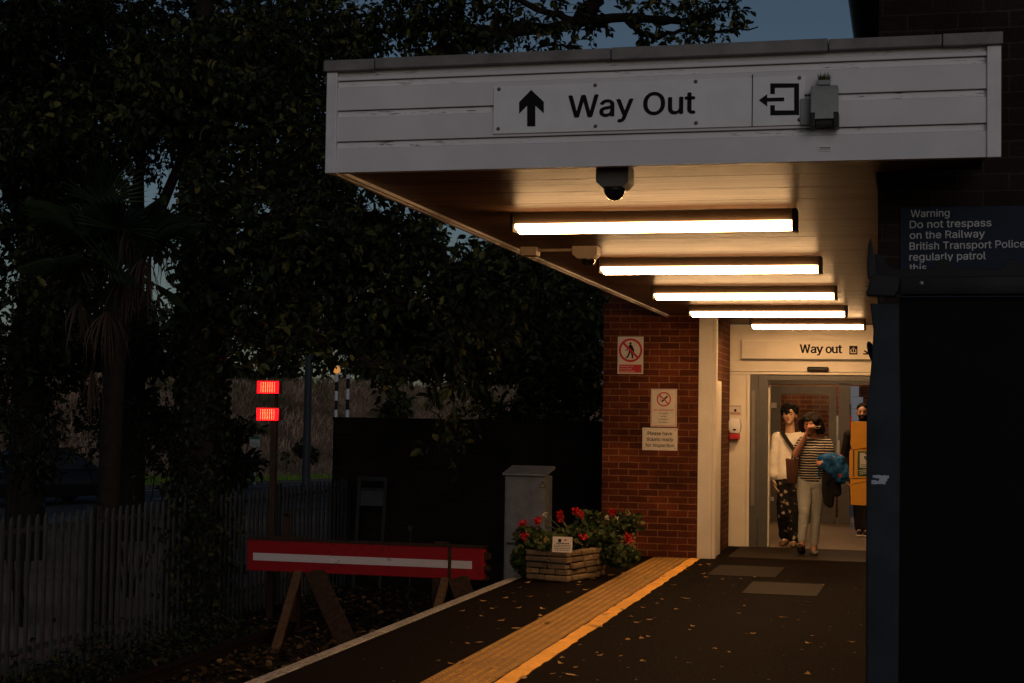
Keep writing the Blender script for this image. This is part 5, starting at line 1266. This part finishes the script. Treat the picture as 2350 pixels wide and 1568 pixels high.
# limbs to the right, above the canopy fascia
L1 = [seen(470, 470, 17.8), seen(640, 400, 18.2), seen(820, 300, 18.6), seen(1000, 127, 19), seen(1090, 95, 19.2), seen(1180, 72, 19.4), seen(1330, 50, 19.6), seen(1440, 40, 19.6), seen(1560, 52, 19.8), seen(1660, 20, 20)]
branch(lv, wood, L1, .17, .03, 60, .55, 11, .085, .2, .05, .02)
branch(lv, wood, [seen(1330, 50, 19.6), seen(1355, 20, 19.5), seen(1380, -60, 19.4), seen(1400, -160, 19.3)], .11, .07, 14, .5, 10, .085)
branch(lv, wood, [seen(1440, 42, 19.6), seen(1462, 75, 19.6), seen(1500, 85, 19.5), seen(1560, 70, 19.4), seen(1650, 75, 19.4), seen(1740, 62, 19.3)], .05, .008, 30, .3, 9, .075, .2, .1, .015)
branch(lv, wood, [seen(1520, 55, 19.8), seen(1600, 40, 19.7), seen(1660, 25, 19.6), seen(1710, -5, 19.6)], .03, .008, 22, .35, 9, .08, .2, .1, .02)
branch(lv, wood, [seen(1180, 72, 19.4), seen(1090, 68, 19.3), seen(980, 60, 19.3), seen(860, 70, 19.2), seen(760, 110, 19)], .06, .03, 60, .5, 12, .085, .2, .05, .03)
branch(lv, wood, [seen(1330, 50, 19.6), seen(1230, 20, 19.3), seen(1120, -30, 19), seen(1000, -60, 18.8)], .05, .02, 40, .5, 12, .085, .2)
for (x, y, Y, rx, ry, nt) in ((1560, 75, 19.6, 60, 32, 18), (1480, 10, 19.6, 70, 24, 12), (1240, 75, 19.5, 28, 32, 9), (1600, 10, 19.8, 60, 20, 14), (1380, 105, 19.7, 110, 10, 12), (1010, 95, 19, 120, 50, 60), (1130, 30, 19.4, 70, 30, 30), (960, 20, 19, 130, 60, 110)):
    k = Y/F; clump(lv, wood, seen(x, y, Y), (rx*k, .8, ry*k), nt, 9, .085, .32)
# boughs that droop in front of the bank, and the crown
for pth, tw in (([(470, 560), (640, 600), (820, 640), (960, 700), (1040, 780)], 70), ([(470, 640), (600, 690), (720, 760), (830, 830), (960, 860), (1040, 885)], 30), ([(470, 420), (700, 470), (900, 520), (1050, 600), (1160, 680)], 70), ([(470, 690), (560, 740), (640, 760), (700, 780)], 24), ([(470, 520), (330, 560), (200, 600), (100, 700)], 60), ([(470, 330), (640, 300), (760, 330), (900, 420)], 60), ([(470, 300), (300, 240), (140, 230), (0, 300)], 70)):
    P = [seen(x, y, TY-.1-1.6*i/len(pth)+RNG.uniform(-.2, .2)) for i, (x, y) in enumerate(pth)]
    branch(lv, wood, P, .075, .012, tw, .5, 12, .09, .3, .12, .05, .8, 4)
for (x, y, Y, rx, ry, rd, nt) in ((640, 320, 18.2, 200, 160, 1.6, 190), (430, 200, 17.2, 200, 160, 1.2, 230), (700, 90, 18.6, 220, 120, 1.5, 230), (580, 500, 17.4, 130, 100, 1.2, 80), (470, 480, 16.6, 70, 130, .6, 50), (760, 560, 17.2, 190, 110, 1.3, 210), (960, 640, 17.6, 190, 130, 1.2, 230), (880, 750, 17.4, 180, 70, 1.1, 110), (1150, 660, 18.6, 170, 140, 1.2, 210), (640, 680, 16.8, 130, 60, 1., 90)):
    k = Y/F; clump(lv, wood, seen(x, y, Y), (rx*k, rd, ry*k), nt, 11, .088, .5, .3)
wood.build('trunk', M['bark'], t, smooth=60); lv.build('crown', M['leaf_mid'], t); ivy.build('ivy', M['leaf_dark_shade'], t)
# twigs with big leaves hanging at their ends, lit by the lamps
t = thing('hanging_bough_tree', 'tree behind the brick wall with drooping boughs of broad leaves above the wall top', 'tree', (-5.6, 23.5, -.95))
wood = MB(); lv = Leaves(); wood.tube([(-5.6, 23.5, -1), (-5.7, 23.4, 1.2), (-5.5, 23.5, 3), (-5.7, 23.4, 5.2)], [.24, .2, .16, .1], 10)
for pth, tw in (([(1150, 700), (1060, 640), (980, 600), (880, 560)], 50), ([(1150, 760), (1040, 800), (960, 820), (900, 850)], 40), ([(1160, 800), (1230, 840), (1280, 870), (1330, 900)], 40), ([(1150, 640), (1230, 600), (1310, 640), (1370, 700)], 50), ([(1150, 820), (1090, 850), (1060, 880)], 20)):
    P = [seen(x, y, 23.2-1.0*i/len(pth)) for i, (x, y) in enumerate(pth)]; branch(lv, wood, P, .06, .01, tw, .55, 12, .10, .3, .1, .05, .8, 3)
for (x, y, Y, rx, ry, rd, nt) in ((1150, 780, 23.5, 180, 90, 1.1, 180), (1290, 760, 23.8, 110, 170, 1.1, 210), (1210, 945, 22.6, 150, 20, .5, 80), (1330, 880, 23, 60, 90, .8, 100), (1010, 740, 23.5, 140, 110, 1., 150), (1200, 620, 24, 150, 80, 1., 130), (940, 800, 23.8, 150, 60, .8, 80)):
    k = Y/F; clump(lv, wood, seen(x, y, Y), (rx*k, rd, ry*k), nt, 11, .10, .55, .3)
wood.build('trunk', M['bark'], t, smooth=60); lv.build('crown', M['leaf_mid'], t)
# ---- trees beside the road on the left, their shade put into the leaf colour
def tree(name, label, x, Y, specs, ls, mat, nt, lean=0, r=.28, group=None, hgt=7):
    b = at(x, 1100, Y=Y); t = thing(name, label, 'tree', (b.x, Y, -.95), group); z0 = gz(b.x, Y)-.08
    wood = MB(); lv = Leaves(); wood.tube([(b.x, Y, z0), (b.x+lean*.3, Y, z0+hgt*.4), (b.x+lean, Y, z0+hgt)], [r, r*.8, r*.35], 9)
    for (cx, cy, rx, ry, rd, q) in specs:
        k = Y/F; c = seen(cx, cy, Y); j = (b.x+lean*.5, Y, min(c[2]-.2, z0+hgt*.75)); wood.tube([j, tuple((np.array(j)+c)/2+rv(.15)), tuple(c)], [r*.45, r*.3, r*.1], 6)
        clump(lv, wood, c, (rx*k, rd, ry*k), int(nt*q), 11, ls, ls*6, .25, .008)
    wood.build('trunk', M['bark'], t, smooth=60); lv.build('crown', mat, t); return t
tree('roadside_tree', 'dense dark roadside tree at the far left, over the parked car', 60, 23, [(60, 480, 170, 240, 2, 1.), (-20, 200, 200, 220, 2, 1.5), (180, 120, 240, 180, 2, 1.9), (60, 330, 200, 160, 2, 1.2), (180, 720, 130, 140, 1.6, .6), (40, 850, 150, 140, 1.6, .7), (200, 380, 110, 150, 1.6, .6)], .11, M['leaf_dark_shade'], 330, r=.34)
tree('roadside_tree', 'dark roadside tree between the palm and the ivy clad trunk', 300, 27, [(330, 260, 190, 140, 2.2, 1.3), (180, 130, 240, 190, 2.2, 1.5), (480, 130, 240, 190, 2.2, 1.5), (150, 500, 110, 110, 2, .6), (340, 810, 100, 60, 1.6, .3), (300, 940, 110, 70, 1.4, .4)], .12, M['leaf_dark_shade'], 300, r=.3)
tree('roadside_tree', 'dark roadside tree whose crown fills the space left of the sign fascia', 470, 29, [(660, 300, 200, 200, 2.4, 1.5), (680, 100, 220, 170, 2.4, 1.5), (620, 500, 150, 110, 2., .4), (720, 610, 170, 90, 2., .6), (560, 650, 130, 60, 1.6, .3), (860, 520, 180, 130, 2, .7)], .12, M['leaf_dark_shade'], 300, r=.3, lean=-.4)
# trees on the bank beyond the road
for i, (x, Y, s_, lab) in enumerate(((330, 66, 1.1, 'far tree on the bank at the left, behind the palm'), (620, 70, 1.2, 'far tree on the bank above the red lamps'), (900, 72, 1.15, 'far tree on the bank above the striped beacon poles'), (1150, 76, 1.0, 'far tree on the bank above the brick wall'), (1330, 80, .9, 'far tree on the bank nearest the brick pier'), (120, 60, 1.1, 'far tree on the bank behind the car'))):
    tree('bank_tree', lab, x, Y, [(x, 800-90*(s_-1), 150*s_, 85, 2.6, 1.), (x-60, 720, 110*s_, 65, 2.2, .6), (x+70, 740, 110*s_, 70, 2.2, .6), (x, 855, 160, 40, 2., .6)], .34, M['leaf_far'], 95, r=.25, group='trees on the bank beyond the road', hgt=6)

# ---- palm with dead skirts of leaves
t = thing('palm_tree', 'shaggy palm with fan leaves and hanging dead fronds at the left', 'palm', (-9.2, 15.2, -.95))
PX = at(262, 700, Y=15.2); wood = MB(); wood.tube([(PX.x-.05, 15.2, -1), (PX.x, 15.2, .8), (PX.x+.05, 15.2, 3.0)], [.13, .12, .11], 9); wood.build('trunk', M['bark'], t, smooth=60)
t.location = (PX.x, 15.2, -.95); 
fr = MB(); c0 = Vector((PX.x+.05, 15.2, 3.0))
def fan(mb, c, d, n, size, span, nseg=22):
    d = d.normalized(); s_ = d.cross(n).normalized(); n = s_.cross(d)
    for k in range(nseg):
        a = (k/(nseg-1)-.5)*span; e = d*math.cos(a)+s_*math.sin(a); L = size*(1-.22*abs(a)/span*2); w = .0105*size/.6; q = e.cross(n).normalized()
        p0, p1, p2 = c, c+e*L*.6+n*.01, c+e*L-n*L*.14+V(0, 0, -.05*L)
        mb.add([p0-q*w*.3, p0+q*w*.3, p1+q*w, p2, p1-q*w], [(0, 1, 2, 3, 4)])
for k in range(15):
    a = k*2.4; el = random.uniform(-.25, 1.1); d = V(math.cos(a)*math.cos(el), math.sin(a)*math.cos(el), math.sin(el)); stem = random.uniform(.35, .7)
    fr.tube([c0, c0+d*stem], .009, 4); fan(fr, c0+d*stem, d+V(0, 0, -.15), V(0, 0, 1)+V(random.uniform(-.4, .4), -.5, 0), random.uniform(.5, .7), 2.9)
c = at(232, 470, Y=14.7); fr.tube([c0, c], .009, 4); fan(fr, Vector(c), V(.12, -.1, 1), V(.1, -1, .25), .66, 2.7, 26)
# the hand-made root moved: parts keep world places
def rehome(o, root): o.data.transform(Matrix.Translation(ROOTLOC[root]-root.location)); ROOTLOC[o] = Vector(root.location)
ch = fr.build('fan_leaves', M['frond'], t)
dead = MB()
for (cx, cy, ln, n_, Yd) in ((330, 600, .62, 34, 15), (245, 725, .55, 44, 14.9), (365, 560, .5, 20, 15.3), (210, 860, .5, 30, 14.9), (290, 640, .5, 30, 15.1), (180, 700, .5, 24, 15.1), (300, 520, .6, 26, 15.2)):
    c = Vector(at(cx, cy, Y=Yd))
    for k in range(n_):
        a = random.uniform(0, 6.28); sp = abs(random.gauss(0, .13)); L = ln*random.uniform(.6, 1.15); w = random.uniform(.004, .008)
        pts = [c+V(0, 0, .05), c+V(math.cos(a)*sp*.6, math.sin(a)*sp*.6, -.06), c+V(math.cos(a)*sp, math.sin(a)*sp, -L*.5), c+V(math.cos(a)*sp*1.1+random.gauss(0, .03), math.sin(a)*sp*1.1, -L)]
        q = V(math.sin(a+1), -math.cos(a+1), 0)*w
        dead.add([pts[0]-q*.4, pts[0]+q*.4, pts[1]-q, pts[1]+q, pts[2]-q*.9, pts[2]+q*.9, pts[3]], [(0, 1, 3, 2), (2, 3, 5, 4), (4, 5, 6)])
dead.build('dead_fronds', M['frond_dead'], t)
for o in t.children: rehome(o, t)
# ---- scrub by the fence: thin bare twigs and leaves
def shrub(label, x, y, Y, rx, ry, rd, nt, mat, ls, name='shrub', zb=None):
    c = seen(x, y, Y); t = thing(name, label, 'shrub', (c[0], Y, -.95 if zb is None else zb)); wood = MB(); lv = Leaves(); k = Y/F
    b = np.array([c[0], Y, gz(c[0], Y)-.05])
    for i in range(9):
        e = c+rv(1)*np.array([rx*k*.5, rd*.5, ry*k*.5]); wood.tube([tuple(b+rv(.06)*np.array([1, 1, 0])), tuple((b+e)/2+rv(.08)), tuple(e)], [.022, .015, .006], 5)
    clump(lv, wood, c, (rx*k, rd, ry*k), nt, 8, ls, .4, .2, .004)
    wood.build('stems', M['bark'], t); lv.build('foliage', mat, t)
shrub('loose twiggy shrub on the fence below the ivy clad trunk', 430, 1120, 16.2, 48, 100, .3, 60, M['leaf_dark_shade'], .06)
shrub('leafy shrub left of the red lamps in front of the bank', 528, 1010, 19.8, 26, 70, .4, 34, M['leaf_dark_shade'], .085)
shrub('thin dark scrub under the palm and in front of the road', 300, 1010, 19, 150, 110, .7, 190, M['leaf_dark_shade'], .06)
shrub('bush at the foot of the bank beside the small verge notice', 560, 1066, 46, 45, 18, 1.2, 50, M['leaf_dark_shade'], .22)
for lab, x, y, Y in (('low round bush on the grassy bank behind the lamp column', 690, 1050, 55), ('low bush on the bank top right of the striped poles', 905, 935, 62), ('dark bush on the bank just left of the red lamps', 560, 985, 54)):
    shrub(lab, x, y, Y, 34, 20, 1.1, 34, M['leaf_mid'], .26)
shrub('dark bushes against the fence at the far left', 60, 1020, 16, 110, 120, .5, 120, M['leaf_dark_shade'], .07)
# ---- tall dry grass on the bank and the green verge
gr = MB()
def blades(mb, n, u0, u1, d0, d1, h0, h1, w):
    U = RNG.uniform(u0, u1, n); D = RNG.uniform(d0, d1, n)
    for u, d in zip(U, D):
        x, y = -20.76+u*.38-d*.925, 45.94+u*.925+d*.38; z = gz(x, y)-.02; h = RNG.uniform(h0, h1); a = RNG.uniform(0, 6.28); dx, dy = math.cos(a)*w, math.sin(a)*w; l, l2 = RNG.normal(0, .5)*h, RNG.normal(0, .5)*h
        mb.add([(x-dx, y-dy, z), (x+dx, y+dy, z), (x+l*.5+dx*.7, y+l2*.5+dy*.7, z+h*.6), (x+l, y+l2, z+h), (x+l*.5-dx*.7, y+l2*.5-dy*.7, z+h*.6)], [(0, 1, 2, 3, 4)])
blades(gr, 36000, -14, 34, 2.8, 9.5, .14, .42, .02)
tag(gr.build('dry_grass', M['dry_grass']), 'tall dry pinkish grass covering the bank beyond the road', 'grass', kind='stuff')
gr = MB(); blades(gr, 9000, -16, 26, 1.2, 3.2, .10, .28, .02)
tag(gr.build('verge_grass', M['green_grass']), 'short green grass on the roadside verge', 'grass', kind='stuff')

# ================================================================ planters with geraniums
def stone_planter(label, cx, cy, w, d, h, rot):
    t = thing('stone_planter', label, 'planter', (cx, cy, 0)); Mx = Matrix.Translation((cx, cy, 0)) @ Matrix.Rotation(rot, 4, 'Z')
    mb = MB(); rows = int(round(h/.053)); z = .002
    for r_ in range(rows):
        hh = h/rows
        for (x0, x1, y0, y1, ax) in ((-w/2, w/2, -d/2, -d/2+.09, 0), (-w/2, w/2, d/2-.09, d/2, 0), (-w/2, -w/2+.09, -d/2+.09, d/2-.09, 1), (w/2-.09, w/2, -d/2+.09, d/2-.09, 1)):
            a, b = (x0, x1) if ax == 0 else (y0, y1); s_ = a-(.06 if r_ % 2 else 0)
            while s_ < b-.01:
                e = min(b, s_+random.uniform(.16, .30)); s0 = max(a, s_); j = [random.uniform(-.015, .015) for _ in range(4)]
                if e-s0 > .03:
                    if ax == 0: mb.box(s0+.004, y0+j[0], z+.004+j[1]*.3, e-.004, y1+j[2], z+hh-.004)
                    else: mb.box(x0+j[0], s0+.004, z+.004+j[1]*.3, x1+j[2], e-.004, z+hh-.004)
                s_ = e
        z += hh
    mb.v = [tuple(Mx @ Vector(v)) for v in mb.v]; mb.build('stone_wall', M['stone'], t, bevel=.012)
    mb = MB(); mb.box(-w/2+.03, -d/2+.03, .004, w/2-.03, d/2-.03, h-.03); mb.v = [tuple(Mx @ Vector(v)) for v in mb.v]; mb.build('soil', M['soil'], t)
    return Mx
PA = at(1287, 1336, Y=None, Z=0); ROT = .14
w_, d_ = .46, .80
cx = PA.x+.02; cyy = PA.y+d_/2+.02
Mx1 = stone_planter('split stone planter full of red geraniums with a white card on its front', cx-.06, cyy, w_, d_, .285, -.28)
pb = at(1400, 1288, Z=0)
Mx2 = stone_planter('farther stone planter against the brick pier, with trailing leaves', pb.x-.12, 16.75, .62, .80, .36, -.1)
def geranium(label, base, lean, hgt, spread, nl, heads, white=0):
    t = thing('geranium', label, 'flowering plant', tuple(base)); st = MB(); lv = Leaves(); b = np.array(base)
    for k in range(9):
        e = b+np.array([RNG.normal(lean[0]*.6, spread*.6), RNG.normal(lean[1]*.6, spread*.5), hgt*RNG.uniform(.4, .9)]); st.tube([tuple(b+rv(.03)*np.array([1, 1, 0])), tuple((b+e)/2+np.array([0, 0, .04])), tuple(e)], [.008, .006, .004], 5)
    for k in range(nl):
        u = unit(rv())*RNG.random()**.45; p = b+np.array([lean[0]+u[0]*spread, lean[1]+u[1]*spread*.8, hgt*.45+u[2]*hgt*.55]); r_ = RNG.uniform(.014, .036)
        nn = unit(np.array([0, -.5, .7])+rv(.5)); s_ = unit(np.cross(nn, rv())); q = np.cross(nn, s_)
        lv.add(p-s_*r_, s_, nn, r_*2, r_*2.1)
    st.build('stems', M['stem'], t); lv.build('leaves', M['geranium_leaf'], t, .12)
    for hd in heads:
        (x, y, Y), wh = hd[:3], len(hd) > 3
        c = seen(x, y, Y); s2 = MB(); s2.tube([tuple(b+np.array([lean[0], lean[1], hgt*.4])), tuple((b+c)/2+np.array([0, 0, .06])), tuple(c)], .0035, 5); fl_st = s2.build('flower_stalk', M['stem'], t)
        fl = Leaves()
        for k in range(14 if wh else 46):
            u = unit(rv()); fl.add(c+u*RNG.uniform(.004, .018 if wh else .036), unit(u+rv(.5)), unit(rv()), RNG.uniform(.014, .026), .02)
        fl.build('flower_head', M['petal_white' if wh else 'petal_red'], t)
b1 = lambda x, y, z=.25: tuple(Mx1 @ Vector((x, y, z)))
geranium('geranium at the left front of the nearer planter, red heads against the grey cabinet', b1(-.22, -.1), (-.10, 0), .24, .20, 330, [(1200, 1200, 14.9), (1199, 1208, 14.9), (1204, 1231, 14.7), (1231, 1198, 14.9)])
geranium('geranium in the middle of the nearer planter with a white flower', b1(-.02, .15), (0, 0), .25, .23, 360, [(1251, 1180, 15.1, 1), (1236, 1193, 15), (1286, 1180, 15.2), (1287, 1190, 15.2)])
geranium('tallest geranium at the back of the nearer planter with a red head above the rest', b1(.12, .35), (.06, 0), .24, .23, 360, [(1318, 1170, 15.4), (1327, 1176, 15.4), (1338, 1233, 14.6), (1332, 1182, 15.3)])
geranium('geranium at the front of the nearer planter around the white card', b1(0, -.34), (-.03, .06), .18, .2, 260, [])
geranium('geranium trailing down the left side of the nearer planter', b1(-.30, -.12, .03), (-.03, -.10), .30, .17, 620, [])
geranium('trailing fine green plant over the right end of the nearer planter', b1(.26, .3, .12), (.16, -.05), .20, .19, 620, [])
b2 = lambda x, y, z=.33: tuple(Mx2 @ Vector((x, y, z)))
geranium('geranium in the farther planter with a red head before the brick pier', b2(-.05, -.1), (0, 0), .24, .20, 240, [(1408, 1177, 16.5), (1393, 1188, 16.4, 1), (1413, 1189, 16.4, 1), (1404, 1174, 16.5)])
geranium('geranium drooping over the right of the farther planter beside the tactile strip', b2(.25, -.15), (.1, -.06), .22, .20, 230, [(1441, 1232, 16.0), (1445, 1238, 16.0)])
a, b = at(1267, 1267, Y=14.3), at(1313, 1233, Y=14.3)
t = thing('planter_card', 'white notice card leaning on the front of the nearer stone planter', 'notice', (a.x, 14.3, a.z))
Mc = Matrix.Translation((a.x, 14.3, a.z)) @ Matrix.Rotation(-.12, 4, 'X')
def crd(mb, *k, **kw): mb.v = [tuple(Mc @ Vector(v)) for v in mb.v]; return mb.build(*k, **kw)
w, h = b.x-a.x, b.z-a.z
mb = MB(); mb.box(0, 0, 0, w, .004, h); crd(mb, 'panel', M['card'], t, bevel=.001)
mb = MB(); mb.box(w*.29, -.001, h*.64, w*.44, 0, h*.86); crd(mb, 'dark_emblem', M['navy'], t)
mb = MB(); mb.prism([(w*.55, h*.78), (w*.64, h*.86), (w*.74, h*.78), (w*.74, h*.755), (w*.55, h*.755)], (0, -.001, 0), (1, 0, 0), (0, 0, 1), (0, .001, 0)); crd(mb, 'red_emblem', M['sign_red'], t)
mb = MB()
for i, (x0, x1, tk) in enumerate(((.18, .84, .065), (.08, .93, .04), (.07, .92, .04), (.06, .94, .04), (.13, .88, .04))):
    z = h*(.54-.105*i); x = x0
    while x < x1: e = min(x1, x+random.uniform(.05, .13)); mb.box(w*x, -.001, z, w*e, 0, z+h*tk); x = e+.022
crd(mb, 'printed_lines', M['black_ink'], t)

# ================================================================ fallen leaves
def dry_leaf(s_):
    mb = MB(); n = 6; pts = []; c1, c2 = random.uniform(.15, .5), random.uniform(.1, .5)
    prof = [0, .62, 1, .86, .5, .05]
    vs = []
    for i in range(n):
        x = (i/(n-1)-.5)*s_; w = prof[i]*s_*.34; bend = c1*s_*((i/(n-1)-.5)**2)*2
        vs += [(x, -w, bend+c2*w*random.uniform(.3, 1.1)), (x, 0, bend), (x, w, bend+c2*w*random.uniform(.3, 1.1))]
    mb.add(vs, [(i*3+k, i*3+k+1, i*3+k+4, i*3+k+3) for i in range(n-1) for k in range(2)])
    mb.tube([(s_*.48, 0, c1*s_*.45), (s_*.62, s_*.03, c1*s_*.45+.004)], .0015, 3)
    return mb
protos = []
for s_ in (.060, .075, .085, .052, .068, .036): 
    o = dry_leaf(s_).build('fallen_leaf', M['leaf_dry'], None, smooth=70); me = o.data; bpy.data.objects.remove(o); protos.append(me)
spots = [(1575, 1376, 2), (1797, 1420, 2), (1472, 1468, 0), (1488, 1464, 3), (1375, 1441, 1), (1395, 1412, 0), (1100, 1478, 2), (1060, 1550, 1), (1160, 1475, 0), (1290, 1513, 0), (1133, 1535, 1), (1210, 1340, 1), (1216, 1372, 0), (1240, 1422, 1), (1275, 1440, 2), (1256, 1432, 2), (1150, 1427, 1), (1105, 1417, 0), (1060, 1405, 1), (1130, 1400, 3), (1190, 1398, 0), (1245, 1400, 0), (1305, 1362, 3), (1345, 1356, 1), (1330, 1345, 0), (1390, 1350, 1), (1420, 1376, 3), (1345, 1372, 0), (1360, 1440, 2), (1430, 1402, 0), (1447, 1418, 1), (1462, 1432, 0), (1520, 1378, 3), (1545, 1345, 0), (1360, 1330, 2), (1372, 1326, 1), (1404, 1322, 2), (1432, 1318, 2), (1450, 1322, 1), (1480, 1330, 1), (1640, 1492, 3), (1855, 1480, 0), (1310, 1552, 2), (1200, 1560, 1), (1005, 1520, 0), (1590, 1440, 3), (1185, 1445, 2), (1300, 1420, 0), (1490, 1425, 3), (1160, 1375, 1), (1110, 1382, 0), (1620, 1327, 3), (1575, 1310, 3)]
for k in range(70):   # smaller leaves gathered along the edge and the strip
    while True:
        X_, Y_ = (random.choice((-2.78, -3.5, -2.2))+random.gauss(0, .22), random.uniform(8.7, 16.8)) if random.random() < .75 else (random.uniform(-2.1, -.3), random.uniform(8.8, 16.5))
        if -3.6 < X_ < -.25: break
    v = Vector((X_, Y_, 0)); q = np.linalg.inv(CM) @ np.array([v.x, v.y, v.z-H]); spots.append((CX+F*q[0]/q[2], CY+F*q[1]/q[2], random.choice((0, 3, 3, 5, 5, 5))))
for i, (x, y, k) in enumerate(spots):
    o = bpy.data.objects.new('fallen_leaf', protos[k]); COL.objects.link(o); p = at(x, y, Z=0)
    o.location = (p.x, p.y, .008); o.rotation_euler = (random.uniform(-.12, .12), random.uniform(-.12, .12), random.uniform(0, 6.28)); o.scale = (1, 1, random.uniform(.45, .85))
    tag(o, 'dry curled brown leaf fallen on the platform', 'leaf', 'fallen leaves on the platform')
lt = Leaves()
for k in range(5200):
    x = RNG.uniform(-7.9, EDGE-.05); y = RNG.uniform(8, 21); a = RNG.uniform(0, 6.28); s_ = RNG.uniform(.05, .11)
    lt.add((x, y, -.89+RNG.uniform(0, .03)), np.array([math.cos(a), math.sin(a), RNG.normal(0, .25)]), unit(np.array([0, 0, 1])+rv(.35)), s_, s_*.65)
tag(lt.build('leaf_litter', M['litter']), 'fallen leaves covering the dark track bed', 'leaf litter', kind='stuff')
wl = Leaves()
for k in range(2600):
    x = -7.35+abs(RNG.normal(0, .35)); y = RNG.uniform(9, 16); z = -.9+abs(RNG.normal(0, .22))*max(0, 1-(x+7.5)); wl.add((x, y, z), unit(rv()+np.array([0, 0, .4])), unit(np.array([.3, -.4, .8])+rv(.4)), RNG.uniform(.04, .08), .045)
tag(wl.build('ivy_ground_cover', M['leaf_dark_shade']), 'low ivy and weeds along the foot of the palisade fence', 'ivy', kind='stuff')
